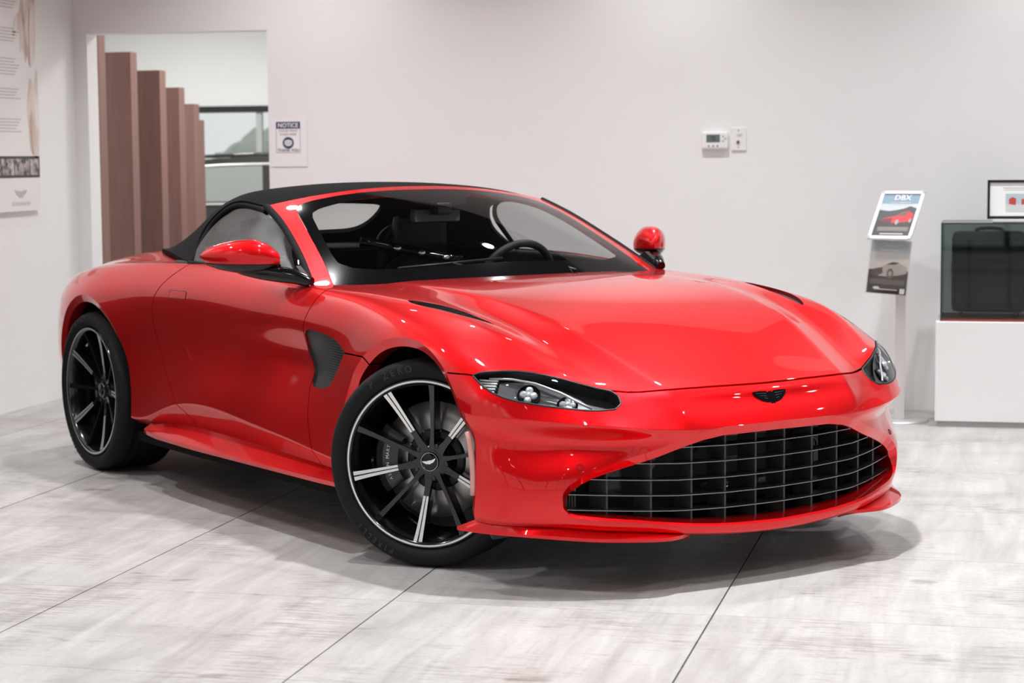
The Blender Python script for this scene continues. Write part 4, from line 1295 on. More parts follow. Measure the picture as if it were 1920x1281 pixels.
# ================================================================== the roadster: cabin
CAB = CAR
TRIM = mat('cabin_trim', (.014, .014, .015), .55)
MB().box((-2.08, -.775, .22), (-.62, .775, .26)).build('cabin_floor', BLACK_MATT, CAB)
MB().prism([(-.785, .22), (.785, .22), (.785, .93), (.72, .974), (-.72, .974), (-.785, .93)], -2.10, -2.06, 'yz').build('rear_bulkhead', BLACK_MATT, CAB)
for sgn in (-1, 1):
    MB().prism([(-2.05, .25), (-.80, .25), (-.80, .85), (-.88, .900), (-1.2, .930), (-1.5, .944), (-2.05, .946)], sgn * .765, sgn * .788, 'xz').build('door_card', TRIM, CAB)
MB().prism([(-2.09, -.715), (-2.09, .715), (-2.35, .655), (-2.60, .545), (-2.71, .38), (-2.74, 0), (-2.71, -.38), (-2.60, -.545), (-2.35, -.655)], .975, .985, 'xy').build('rear_shelf', BLACK_MATT, CAB)
for sgn in (-1, 1):
    MB().tube(smoothpoly([(-2.06, sgn * .780, .944), (-1.8, sgn * .784, .946), (-1.5, sgn * .784, .944), (-1.2, sgn * .783, .930), (-.95, sgn * .782, .912), (-.84, sgn * .780, .898)], 5), .017, 8).build('inner_belt_trim', TRIM, CAB)
# dashboard: swept section
sec = [(-.62, .80), (-.70, .885), (-.80, .915), (-.92, .925), (-1.03, .918), (-1.09, .890), (-1.11, .82), (-1.06, .70), (-.90, .60), (-.65, .58)]
V = []; ys = np.linspace(-.76, .76, 17)
for y in ys:
    hood = .030 * math.exp(-((y - .37) / .17) ** 4)
    edge = .03 * (abs(y) / .76) ** 4
    for x, z in sec:
        V.append((x - (.03 * hood / .03 if x < -.85 else 0) - edge, y, z + (hood if z > .87 else 0) - edge * .6))
m = len(sec); F = [(i * m + q, i * m + (q + 1) % m, (i + 1) * m + (q + 1) % m, (i + 1) * m + q) for i in range(len(ys) - 1) for q in range(m)]
F += [tuple(range(m)), tuple(reversed(range((len(ys) - 1) * m, len(ys) * m)))]
MB().add(V, F).build('dashboard', TRIM, CAB, auto=rad(40))
MB().box((-2.0, -.11, .26), (-1.0, .11, .62), bev=.02).build('centre_console', TRIM, CAB)
# steering wheel
sw = empty('steering_wheel', (-1.215, .37, .865), 0, CAB)
sw.rotation_euler = (0, rad(-68), 0)
MB().tube([(.172 * math.cos(a) * (1 if math.cos(a) > -.75 else .96), .178 * math.sin(a), 0) for a in np.linspace(0, 2 * PI, 41)[:-1]], .0165, 10, closed=True).build('rim', LEATHER, sw)
MB().lathe([(0, .028), (.05, .024), (.062, .008), (.06, -.02)], 24).build('boss', LEATHER, sw)
for a in (90, 270, 180):
    c, s = math.cos(rad(a)), math.sin(rad(a))
    MB().tube([(.05 * c, .05 * s, 0), (.172 * c, .178 * s, 0)], .013, 8).build('spoke', DARK_PLASTIC, sw)
# seats
def seat(y):
    o = empty('seat', (-1.62, y, .30), 0, CAB)
    MB().box((-.26, -.25, -.04), (.28, .25, .14), bev=.05).build('cushion', LEATHER, o)
    V = []; prof = [(-.18, .10), (-.27, .30), (-.33, .52), (-.37, .68)]
    back = MB()
    rows_ = []
    for x, z in prof:
        w = .25 - .05 * max(0, (z - .45) / .25)
        rows_.append([(x + .065, -w, z), (x + .035, -w * .45, z), (x + .035, w * .45, z), (x + .065, w, z), (x - .06, w * .96, z - .03), (x - .09, 0, z - .03), (x - .06, -w * .96, z - .03)])
    n = 7
    Vv = [p for r in rows_ for p in r]
    Fv = [(i * n + q, i * n + (q + 1) % n, (i + 1) * n + (q + 1) % n, (i + 1) * n + q) for i in range(len(prof) - 1) for q in range(n)] + [tuple(range(n)), tuple(reversed(range((len(prof) - 1) * n, len(prof) * n)))]
    bo = MB().add(Vv, Fv, True).build('backrest', LEATHER, o)
    md = bo.modifiers.new('s', 'SUBSURF'); md.levels = 2; md.render_levels = 2
    hb = MB().box((-.43, -.125, .66), (-.32, .125, .83), bev=.04).build('headrest', LEATHER, o)
    return o
seat(-.38); seat(.38)
for sgn in (-1, 1):
    MB().tube(smoothpoly([(-2.06, sgn * .22, .86), (-2.08, sgn * .24, 1.02), (-2.09, sgn * .38, 1.065), (-2.08, sgn * .52, 1.02), (-2.06, sgn * .54, .86)], 6), .030, 10).build('roll_hoop', DARK_PLASTIC, CAB)
# roof lining just under the fabric
ln = RF.clip(np.where(RF.V[:, 0] < -2.12, 1.0, -1.0)).offset(-.03)
Surf(ln.V, -ln.N, ln.T[:, ::-1]).build('roof_lining', mat('roof_lining', (.02, .02, .02), .9), CAB)
# rear-view mirror with its stalk
rm = MB().box((-1.262, -.115, 1.118), (-1.235, .115, 1.175), bev=.012, M=Matrix.Translation((0, 0, 0))).build('rear_view_mirror', DARK_PLASTIC, CAB)
MB().box((-1.235, -.035, 1.15), (-1.17, .035, 1.20), bev=.012).build('mirror_foot', DARK_PLASTIC, rm)
meshobj('mirror_rim', [(-1.2335, -.108, 1.124), (-1.2335, .108, 1.124), (-1.2335, .108, 1.169), (-1.2335, -.108, 1.169)], [(0, 1, 2, 3)], mat('mirror_back', (.09, .09, .095), .3), rm)
# strap with three chrome studs across the cabin
st = MB(); p0, p1 = Vector((-1.45, -.24, 1.040)), Vector((-1.27, .14, .955))
MB().tube([p0 + (p1 - p0) * w for w in np.linspace(0, 1, 8)], .022, 8).build('studded_bar', BLACK_GLOSS, CAB)
for w in (.36, .60, .84):
    p = p0 + (p1 - p0) * w + Vector((.020, -.008, .004))
    MB().lathe([(0, .005), (.009, .004), (.0125, 0), (.012, -.004)], 16, M=Matrix.Translation(p) @ Matrix.Rotation(rad(70), 4, 'Y') @ Matrix.Scale(1.5, 4, (0, 1, 0))).build('chrome_stud', CHROME, CAB)
# wipers
for (a, b, c) in (((-.70, -.10, .937), (-.80, -.45, .965), (-.85, .06, .985)), ((-.68, .30, .935), (-.80, .02, .968), (-.80, .50, .955))):
    MB().tube([a, tuple((np.array(b) + np.array(c)) / 2)], .007, 8).tube([b, c], .0055, 8).build('wiper', BLACK_SATIN, CAR)
# ================================================================== the room beyond the doorway
Y2 = BW + T
struct('wall_next_left', MB().box((NEXT_L - T, Y2, 0), (NEXT_L, NEXT_B, NEXT_C)), WALL)
struct('wall_next_right', MB().box((NEXT_R, Y2, 0), (NEXT_R + T, NEXT_B, NEXT_C)), WALL)
struct('wall_next_front', MB().box((NEXT_L - T, Y2 - .06, 0), (LW - T, Y2, NEXT_C)), WALL)
struct('ceiling_next', MB().box((NEXT_L, Y2, NEXT_C), (NEXT_R, NEXT_B, NEXT_C + .1)), WALL)
WZ0, WZ1 = 0.25, 1.84
struct('wall_next_back', MB().box((NEXT_L, NEXT_B, 0), (NEXT_R, NEXT_B + T, WZ0)).box((NEXT_L, NEXT_B, WZ1), (NEXT_R, NEXT_B + T, NEXT_C)), WALL)
w3o = empty('window_3', (NEXT_L, NEXT_B, 0)); w3o['kind'] = 'structure'
BLK = mat('black_frame', (.012, .012, .013), .4)
Lw = NEXT_R - NEXT_L
MB().box((0, -.03, WZ1 - .055), (Lw, .05, WZ1)).build('head_rail', BLK, w3o)
MB().box((0, -.03, WZ0), (Lw, .05, WZ0 + .05)).build('bottom_rail', BLK, w3o)
for i in range(7):
    MB().box((Lw * i / 6 - .025, -.01, WZ0), (Lw * i / 6 + .025, .03, WZ1)).build('mullion', mat('pale_mullion', (.5, .52, .53), .5), w3o)
for i in range(6):
    MB().box((Lw * i / 6 + .025, .005, WZ0 + .05), (Lw * (i + 1) / 6 - .025, .015, WZ1 - .055)).build('pane', GLASS, w3o)
# hazy greenery and paving outside
GREEN = [mat('hedge_%d' % i, c, .9) for i, c in enumerate(((.30, .34, .28), (.40, .43, .37), (.24, .28, .23)))]
struct('ground', MB().box((-14, NEXT_B + T, -.1), (6, 30, -.02)), mat('paving', (.55, .55, .54), .9))
LAMP_FACE2 = mat('panel_diffuser', (1, 1, 1), .5, emit=(1, .98, .95), strength=4)
rnd = random.Random(4)
for i, (sx, sy, s, lb) in enumerate(((-8.9, 14.2, 1.15, 'pale green clipped shrub outside the far window, left of the others'), (-6.5, 14.8, 1.2, 'grey-green clipped shrub outside, in the middle of the far window'), (-4.0, 14.4, 1.1, 'darker green clipped shrub outside the far window, on the right'))):
    bm = bmesh.new(); bmesh.ops.create_icosphere(bm, subdivisions=4, radius=1)
    ph = [rnd.uniform(0, 6) for _ in range(6)]
    for v in bm.verts:
        c = v.co.copy()
        k = .86 + .10 * math.sin(7 * c.x + ph[0]) * math.sin(8 * c.y + ph[1]) + .08 * math.sin(17 * c.z + ph[2]) * math.sin(15 * c.x + ph[3]) + .05 * rnd.uniform(-1, 1)
        v.co = c * k
        v.co.z = max(v.co.z, -.62)
    me = bpy.data.meshes.new('shrub'); bm.to_mesh(me); bm.free(); me.materials.append(GREEN[i % 3])
    o = bpy.data.objects.new('shrub', me)
    o.location = (sx, sy, -.02 + s * .62); o.scale = (s, s, s)
    link(o); tag(o, lb, 'shrub', 'shrubs outside the far window')
# flat ceiling panels added to brighten the next room
for k, (lx, ly) in enumerate(((-5.2, 5.3), (-2.9, 5.3), (-5.2, 7.6), (-2.9, 7.6))):
    r = empty('fill_panel_light', (lx, ly, NEXT_C))
    tag(r, 'flat white ceiling panel light added to brighten the next room, %s' % ['front left', 'front right', 'rear left', 'rear right'][k], 'ceiling light', 'panel lights added to brighten the next room')
    MB().box((-.31, -.31, -.02), (.31, .31, 0)).build('frame', LAMP_RING, r)
    meshobj('diffuser', [(-.29, -.29, -.021), (.29, -.29, -.021), (.29, .29, -.021), (-.29, .29, -.021)], [(3, 2, 1, 0)], LAMP_FACE2, r)
    d = bpy.data.lights.new('fill_panel_lamp', 'AREA'); d.shape = 'SQUARE'; d.size = .56; d.energy = PANEL_W; d.color = (1, .98, .95)
    lo = bpy.data.objects.new('fill_panel_lamp', d); lo.location = (0, 0, -.03); link(lo, r)

# stepped wooden fins
def wood_material(name, a, b_):
    m = mat(name, a, .55)
    t, n, l, b = nt(m)
    tc = n.new('ShaderNodeTexCoord'); mp = n.new('ShaderNodeMapping'); mp.inputs['Scale'].default_value = (60, 60, 2.2)
    no = n.new('ShaderNodeTexNoise'); no.inputs['Scale'].default_value = 1.0; no.inputs['Detail'].default_value = 6; no.inputs['Distortion'].default_value = .5
    rp = n.new('ShaderNodeValToRGB'); rp.color_ramp.elements[0].position = .3; rp.color_ramp.elements[0].color = (*a, 1); rp.color_ramp.elements[1].position = .7; rp.color_ramp.elements[1].color = (*b_, 1)
    l.new(tc.outputs['Object'], mp.inputs[0]); l.new(mp.outputs[0], no.inputs['Vector']); l.new(no.outputs['Fac'], rp.inputs[0]); l.new(rp.outputs[0], b.inputs['Base Color'])
    return m
FINW = wood_material('brown_fin_wood', (.225, .122, .104), (.275, .155, .132))
FINW_LIT = wood_material('fin_wood_lit', (.36, .22, .19), (.42, .26, .22))  # lighter tone of the fin wood, for the edge that catches light
fins = [(-4.166, -4.090, 4.50, 2.30), (-4.265, -4.034, 4.85, 2.069), (-4.186, -3.988, 5.20, 1.967), (-4.133, -4.003, 5.55, 1.867), (-4.144, -4.042, 5.90, 1.766), (-4.190, -4.149, 6.25, 1.663)]
names = ['tallest brown wooden fin against the doorway jamb', 'second tallest brown wooden fin in the doorway, the widest one', 'third brown wooden fin of the stepped row in the doorway', 'fourth brown wooden fin of the stepped row in the doorway', 'fifth brown wooden fin of the stepped row in the doorway', 'shortest and rearmost brown wooden fin beside the far window']
for (x0, x1, y, zt), lb in zip(fins, names):
    r = empty('wooden_fin', ((x0 + x1) / 2, y, 0)); w = (x1 - x0) / 2
    MB().box((-w, 0, 0), (w, .10, zt), bev=.002).build('board', FINW, r)
    MB().box((-w, -.004, 0), (-w + .012, 0, zt)).build('lit_edge_strip', FINW_LIT, r)  # paler strip: the light on the board's edge put into its colour
    tag(r, lb, 'wooden fin', 'stepped wooden fins beyond the doorway')

# dark estate car parked in the next room
SUV = empty('parked_car', (-4.4, 8.2, 0))
tag(SUV, 'black car with silver window trim parked beyond the doorway', 'car')
SB = mat('black_car_paint', (.008, .008, .009), .15, coat=1)
def suv_side(prof, y0, y1, name, m, inset=0.0, par=SUV):
    n = len(prof)
    V = [(x, y0 + (inset if z > 1.0 else 0), z) for x, z in prof] + [(x, y1 - (inset if z > 1.0 else 0), z) for x, z in prof]
    F = [tuple(range(n)), tuple(reversed(range(n, 2 * n)))] + [(i, i + n, (i + 1) % n + n, (i + 1) % n) for i in range(n)]
    return MB().add(V, F).build(name, m, par, auto=rad(30))
body = [(-2.3, .35), (-2.35, .6), (-2.25, .88), (-1.7, .97), (-1.2, 1.0), (1.9, 1.03), (2.25, .98), (2.35, .6), (2.3, .35)]
suv_side(body, -.93, .93, 'body', SB)
roof = smoothpoly([(-1.25, .99), (-.75, 1.24), (-.45, 1.345), (-.1, 1.392), (.5, 1.405), (1.1, 1.385), (1.6, 1.30), (1.95, 1.03)], 5)
suv_side([tuple(p) for p in roof], -.78, .78, 'roof', SB, .06)
for sgn in (-1, 1):
    yy = sgn * .735
    win = smoothpoly([(-.98, 1.055), (-.60, 1.235), (-.40, 1.295), (-.1, 1.325), (.45, 1.335), (1.0, 1.318), (1.45, 1.22), (1.55, 1.07)], 4)
    MB().prism([tuple(p) for p in win], yy - sgn * .0, yy + sgn * .004, 'xz').build('side_glass', mat('car_glass', (.42, .46, .45), .04, coat=1), SUV)
    MB().prism([(.27, 1.05), (.27, 1.34), (.37, 1.34), (.37, 1.05)], yy, yy + sgn * .008, 'xz').build('window_pillar', SB, SUV)
    MB().prism([(-.56, 1.05), (-.52, 1.26), (-.46, 1.28), (-.47, 1.05)], yy, yy + sgn * .008, 'xz').build('window_pillar', SB, SUV)
    MB().tube([(x, sgn * .738, z + .012) for x, z in win], .011, 6).build('window_trim', mat('pale_trim', (.75, .74, .72), .3, .3), SUV)
    MB().tube([(-1.0, sgn * .80, 1.035), (1.6, sgn * .80, 1.05)], .010, 6).build('belt_trim', mat('pale_trim'), SUV)
    MB().tube([(-.55, sgn * .70, 1.395), (.3, sgn * .70, 1.425), (1.1, sgn * .70, 1.405)], .014, 6).build('roof_rail', SB, SUV)
    for hx in (-.30, .70):
        MB().tube([(hx - .09, sgn * .945, .90), (hx + .09, sgn * .945, .905)], .016, 8).build('door_handle', CHROME, SUV)
    mr = MB().box((-.98, sgn * .97 - .09, 1.02), (-.82, sgn * .97 + .09, 1.15), bev=.04).build('door_mirror', SB, SUV)
    for wx in (-1.45, 1.40):
        wh_ = MB().lathe([(.20, .09), (.23, .10), (.30, .10), (.335, .08), (.34, .0), (.335, -.1), (.2, -.1)], 40, 'y', M=Matrix.Translation((wx, sgn * -.84, .34)) if sgn > 0 else Matrix.Translation((wx, .84, .34)) @ Matrix.Rotation(PI, 4, 'Z')).build('wheel', TYRE, SUV)
        for q in range(5):
            a = 2 * PI * q / 5
            MB().tube([(wx, -sgn * .90, .34), (wx + .22 * math.cos(a), -sgn * .91, .34 + .22 * math.sin(a))], .022, 6).build('wheel_spoke', STEEL, wh_)

# ================================================================== things on and by the walls
PAPER = mat('white_paper', (.86, .86, .86), .6)
def placed(loc, xaxis, yaxis):
    x = Vector(xaxis).normalized(); y = Vector(yaxis).normalized(); z = x.cross(y)
    return Matrix(((x.x, y.x, z.x, loc[0]), (x.y, y.y, z.y, loc[1]), (x.z, y.z, z.z, loc[2]), (0, 0, 0, 1)))
def printed(parent, polys):
    """flat print: list of (name, material, polygon in the sheet's own plane, lift)"""
    for nm, m, poly, lift in polys:
        meshobj(nm, [(a, b, lift) for a, b in poly], [tuple(range(len(poly)))], m, parent)
def rect(x0, y0, x1, y1): return [(x0, y0), (x1, y0), (x1, y1), (x0, y1)]
def disc2(cx, cy, r, n=28, sx=1.0): return [(cx + r * sx * math.cos(2 * PI * i / n), cy + r * math.sin(2 * PI * i / n)) for i in range(n)]
def lettering(parent, txt, size, x, y, m, lift=.0006, bold=True, name='lettering', xs=1.0):
    mb = MB(); mb.add(*text_geo(txt, size, Matrix.Translation((x, y, lift)), .0002, bold=bold, xscale=xs))
    return mb.build(name, m, parent, fixn=False)

# ---- notice sheet by the doorway (facing the viewer: sheet x to the right, y up)
NAVY = mat('navy_ink', (.035, .065, .15), .6); INK = mat('grey_ink', (.10, .10, .12), .6); PALEINK = mat('pale_ink', (.45, .38, .36), .6)
ns = meshobj('notice_sheet', [], [], PAPER)
bpy.data.objects.remove(ns, do_unlink=True)
ns = MB().box((-.108, -.140, -.0012), (.108, .140, 0)).build('notice_sheet', PAPER)
ns.matrix_world = placed((-2.637, BW - .004, 1.479), (1, 0, 0), (0, 0, 1))
tag(ns, 'white paper notice with navy heading taped beside the doorway', 'notice')
x0, x1, y1, y0 = -.079, .068, .117, -.061
printed(ns, [('heading_band', NAVY, rect(x0, y1 - .040, x1, y1), .0004),
             ('border_line', NAVY, rect(x0, y0, x1, y0 + .002), .0004), ('border_line', NAVY, rect(x0, y0, x0 + .002, y1), .0004), ('border_line', NAVY, rect(x1 - .002, y0, x1, y1), .0004),
             ('mask_disc', NAVY, disc2(-.0055, -.004, .034), .0004),
             ('mask_shape', PAPER, [(-.027, .008), (-.012, .013), (.001, .013), (.016, .008), (.018, -.010), (.006, -.021), (-.017, -.021), (-.029, -.010)], .0008),
             ('mask_pleat', NAVY, rect(-.026, .002, .015, .004), .0011), ('mask_pleat', NAVY, rect(-.026, -.006, .015, -.004), .0011), ('mask_pleat', NAVY, rect(-.024, -.013, .013, -.011), .0011)])
lettering(ns, 'NOTICE', .034, -.0055, y1 - .021, PAPER, .0008)
lettering(ns, 'PLEASE WEAR', .0185, -.0055, .065, PALEINK)
lettering(ns, 'A FACE MASK', .0165, -.0055, .044, INK, bold=False)
lettering(ns, 'THANK YOU', .0225, -.0055, -.047, INK)

# ---- thermostat and sensor plate
th = MB().box((-.073, -.047, -.026), (.073, .047, 0), bev=.010).build('thermostat', WHITE_LAM)
th.matrix_world = placed((-.176, BW - .026, 1.466), (1, 0, 0), (0, 0, 1))
tag(th, 'white rectangular thermostat with grey display on the back wall', 'thermostat')
MB().box((-.045, -.010, 0), (.029, .031, .0012)).build('display', mat('lcd', (.13, .16, .15), .2), th)
LCDI = mat('lcd_digits', (.05, .06, .055), .4)
lettering(th, '72', .028, -.008, .010, LCDI, .0016)
BTN = mat('grey_button', (.30, .29, .28), .5)
for (bx, by) in ((.046, .022), (.046, -.003), (.058, .010)):
    MB().prism([(bx - .005, by - .004), (bx + .005, by - .004), (bx, by + .005)], 0, .002, 'xy').build('arrow_button', BTN, th)
for bx in (-.032, -.008, .016):
    MB().lathe([(0, .002), (.0045, .0018), (.005, 0)], 12, M=Matrix.Translation((bx, -.030, 0))).build('round_button', BTN, th)
sp = MB().box((-.041, -.063, -.008), (.041, .063, 0), bev=.004).build('sensor_plate', WHITE_LAM)
sp.matrix_world = placed((-.046, BW - .008, 1.472), (1, 0, 0), (0, 0, 1))
tag(sp, 'white wall plate with small dark knob beside the thermostat', 'wall plate')
MB().lathe([(0, .008), (.008, .007), (.009, 0)], 16, M=Matrix.Translation((-.004, -.016, 0))).build('knob', mat('knob_grey', (.12, .115, .11), .5), sp)
MB().box((-.012, .018, 0), (.016, .030, .003), bev=.001).build('window_slot', mat('pale_slot', (.62, .64, .62), .4), sp)
for yy in (.046, -.046): MB().lathe([(0, .0015), (.0035, .001), (.004, 0)], 10, M=Matrix.Translation((-.002, yy, 0))).build('screw', BTN, sp)

# ---- tall banner on the left wall (sheet x runs away from the viewer along the wall)
bn = MB().box((-.84, 0, -.02), (0, 1.85, 0)).build('wall_banner', mat('banner_white', (.80, .79, .775), .6))
bn.matrix_world = placed((LW + .022, 3.385, 1.105), (0, 1, 0), (0, 0, 1))
tag(bn, 'tall white printed banner with flesh-toned artwork on the left wall', 'banner')
def art_material():
    m = mat('banner_art', (.75, .7, .66), .6)
    t, n, l, b = nt(m)
    tc = n.new('ShaderNodeTexCoord'); mp = n.new('ShaderNodeMapping'); mp.inputs['Scale'].default_value = (6, 1.6, 1)
    no = n.new('ShaderNodeTexNoise'); no.inputs['Scale'].default_value = 1.3; no.inputs['Detail'].default_value = 7; no.inputs['Distortion'].default_value = 1.2
    rp = n.new('ShaderNodeValToRGB'); e = rp.color_ramp.elements
    e[0].position = .34; e[0].color = (.40, .26, .22, 1); e[1].position = .62; e[1].color = (.78, .74, .71, 1)
    e2 = e.new(.46); e2.color = (.66, .55, .50, 1)
    l.new(tc.outputs['Object'], mp.inputs[0]); l.new(mp.outputs[0], no.inputs['Vector']); l.new(no.outputs['Fac'], rp.inputs[0]); l.new(rp.outputs[0], b.inputs['Base Color'])
    return m
ART = art_material()
INKS = mat('banner_grey', (.52, .50, .48), .6)
fig1 = smoothpoly([(-.20, 1.75), (-.02, 1.75), (-.015, 1.3), (-.01, 1.0), (-.04, .83), (-.09, .80), (-.12, .86), (-.14, .82), (-.17, .90), (-.20, .88), (-.21, 1.0), (-.28, .96), (-.26, 1.06), (-.19, 1.12), (-.17, 1.3), (-.20, 1.5)], 4, True)
fig2 = smoothpoly([(-.09, .74), (-.05, .70), (-.005, .78), (-.005, .33), (-.10, .33), (-.12, .45), (-.135, .56), (-.12, .66)], 4, True)
pics = [('art_figure', ART, [tuple(p) for p in fig1], .0006), ('art_figure', ART, [tuple(p) for p in fig2], .0006),
        ('photo_strip', mat('strip_black', (.05, .05, .055), .5), rect(-.84, .185, -.004, .305), .0006)]
PH = art_material(); 
def photo_material(k):
    m = mat('strip_photo_%d' % k, (.3, .3, .3), .5)
    t, n, l, b = nt(m)
    tc = n.new('ShaderNodeTexCoord'); no = n.new('ShaderNodeTexNoise'); no.inputs['Scale'].default_value = 14 + 6 * k; no.inputs['Detail'].default_value = 4
    rp = n.new('ShaderNodeValToRGB'); e = rp.color_ramp.elements; e[0].position = .40; e[0].color = (.06, .058, .058, 1); e[1].position = .60; e[1].color = (.55, .50, .48, 1)
    l.new(tc.outputs['Object'], no.inputs['Vector']); l.new(no.outputs['Fac'], rp.inputs[0]); l.new(rp.outputs[0], b.inputs['Base Color'])
    return m
for k, (a, b_) in enumerate(((-.115, -.018), (-.30, -.125), (-.46, -.31), (-.64, -.47), (-.82, -.65))):
    pics.append(('strip_photo', photo_material(k), rect(a, .200, b_, .290), .0010))
for k in range(9):
    for q in range(4 + k % 3):
        yb = 1.66 - .165 * k - .017 * q
        if yb < .36: continue
        pics.append(('text_line', INKS, rect(-.60, yb, -.27 + .02 * ((q * 7 + k) % 4), yb + .006), .0006))
wgb = [(0, -.030), (.02, -.032), (.03, -.022), (.055, -.012), (.075, .012), (.03, .010), (.012, .004), (0, .008)]
wgb = wgb + [(-a, b) for a, b in reversed(wgb[1:-1])]
pics.append(('wing_logo', INKS, [(-.24 + a, .105 + b) for a, b in wgb], .0006))
printed(bn, pics)
lettering(bn, 'ASTON MARTIN', .030, -.24, .040, INKS, bold=False)

# ---- leaflet stand: round base, flat post, tilted poster frame and hanging acrylic poster
ps = empty('poster_stand', (.850, 3.45, 0))
tag(ps, 'white and steel poster stand with two car posters by the display case', 'poster stand')
MB().lathe([(0, .012), (.135, .012), (.147, .008), (.148, 0)], 48).build('base_plate', mat('base_grey', (.55, .55, .55), .35, .6), ps)
MB().box((-.027, -.012, .012), (.024, .012, 1.0), bev=.003).build('post', mat('satin_post', (.68, .67, .67), .35, .4), ps)
E1 = Vector((.93, -.37, 0)); U1 = Vector((.067, .17, .235)).normalized()
def sheet_at(name, origin, ex, up, w, h, parts, parent):
    M = Matrix.Translation(-Vector(ps.location)) @ placed(origin, ex, up)
    o = parts
    for q in parts: q.parent = parent; q.matrix_local = M
top = empty('upper_poster', (0, 0, 0), 0, ps)
top.matrix_local = Matrix.Translation(-Vector(ps.location)) @ placed((.789, 3.36, .951), E1, U1)
W_, H_ = .120, .303
MB().box((-W_, 0, -.012), (W_, H_, -.004)).build('backing', WHITE_LAM, top)
fr = MB().box((-W_, 0, -.004), (-W_ + .017, H_, .004)).box((W_ - .017, 0, -.004), (W_, H_, .004)).box((-W_, 0, -.004), (W_, .017, .004)).box((-W_, H_ - .017, -.004), (W_, H_, .004))
fr.build('snap_frame', mat('frame_white', (.88, .88, .88), .35), top)
C_ = lambda n_, c=(.5, .5, .5): mat(n_, c, .45)
a, b_ = W_ - .017, H_ - .017
polys = [('sky', C_('print_sky', (.22, .34, .44)), rect(-a, .15, a, b_), -.0034), ('haze', C_('print_haze', (.55, .60, .62)), rect(-a, .165, a, .225), -.0030),
         ('hills', C_('print_hills', (.055, .06, .06)), [(-a, .10), (a, .10), (a, .195), (.06, .210), (.03, .195), (-.01, .185), (-.05, .178), (-a, .185)], -.0027),
         ('road', C_('print_road', (.035, .033, .033)), rect(-a, .017, a, .115), -.0024),
         ('car_body', C_('print_red', (.62, .02, .025)), [(-.078, .110), (-.07, .130), (-.04, .140), (-.005, .146), (.025, .172), (.065, .178), (.088, .160), (.094, .135), (.090, .115), (.05, .106), (-.02, .100)], -.0020),
         ('car_shade', C_('print_dark_red', (.16, .012, .016)), [(-.078, .110), (-.068, .128), (-.02, .132), (-.02, .100)], -.0017),
         ('car_glass', C_('print_glass', (.10, .11, .12)), [(.0, .147), (.027, .168), (.06, .172), (.05, .152)], -.0017),
         ('car_wheel', C_('print_wheel', (.35, .35, .36)), disc2(.012, .107, .016, 20, .6), -.0014), ('car_wheel', C_('print_wheel'), disc2(.082, .117, .013, 20, .5), -.0014),
         ('caption_band', C_('print_caption', (.16, .13, .12)), rect(-.085, .050, .088, .078), -.0020)]
for k in range(3): polys.append(('caption_line', C_('print_caption_line', (.34, .30, .28)), rect(-.078, .056 + .007 * k, .080, .0585 + .007 * k), -.0016))
polys.append(('footer_line', C_('print_footer', (.65, .63, .62)), rect(-.062, .030, .066, .036), -.0016))
for k in range(2): polys.append(('tag_line', C_('print_tagline', (.75, .80, .83)), rect(-.055, .231 - .012 * k, .06, .234 - .012 * k), -.0016))
printed(top, polys)
lettering(top, 'DBX', .046, .005, .262, PAPER, -.0016)
low_ = empty('lower_poster', (0, 0, 0), 0, ps)
low_.matrix_local = Matrix.Translation(-Vector(ps.location)) @ placed((.775, 3.375, .668), E1, Vector((.04, .03, .27)))
MB().box((-.112, 0, -.002), (.112, .275, 0)).build('sheet', C_('print_base', (.66, .60, .61)), low_)
MB().box((-.118, -.004, .0016), (.118, .279, .0046)).build('acrylic_cover', GLASS, low_)
polys = [('sky', C_('print_mauve', (.46, .49, .56)), rect(-.112, .215, .112, .275), .0003), ('dusk', C_('print_dusk', (.72, .64, .62)), rect(-.112, .12, .112, .18), .0003),
         ('ground', C_('print_ground', (.05, .028, .028)), rect(-.112, 0, .112, .122), .0006),
         ('car_body', C_('print_tan', (.52, .42, .37)), [(-.095, .105), (-.085, .125), (-.04, .137), (.0, .160), (.04, .166), (.08, .152), (.105, .140), (.103, .110), (.06, .098), (-.02, .088), (-.07, .092)], .0009),
         ('car_shade', C_('print_shade', (.10, .06, .06)), [(-.100, .100), (-.085, .125), (-.035, .135), (-.03, .105), (-.06, .090)], .0012),
         ('car_glass', C_('print_cabin', (.04, .035, .035)), [(-.015, .150), (.02, .165), (.06, .163), (.035, .152)], .0012),
         ('car_wheel', C_('print_rim', (.16, .12, .11)), disc2(.012, .105, .026, 24, .75), .0015), ('wheel_hub', C_('print_hub', (.42, .36, .33)), disc2(.012, .105, .012, 20, .75), .0018),
         ('caption_band', C_('print_band', (.15, .105, .10)), rect(-.100, .048, .098, .074), .0009),
         ('white_mark', PAPER, disc2(-.058, .027, .008, 20, 2.3), .0009), ('white_mark', PAPER, rect(.076, .004, .104, .030), .0009),
         ('footer_line', C_('print_footer'), rect(-.045, .019, .062, .024), .0009)]
for k in range(3): polys.append(('heading_line', C_('print_heading', (.68, .65, .66)), rect(-.035 - .02 * k, .245 - .022 * k, .035 + .02 * k, .249 - .022 * k), .0009))
printed(low_, polys)

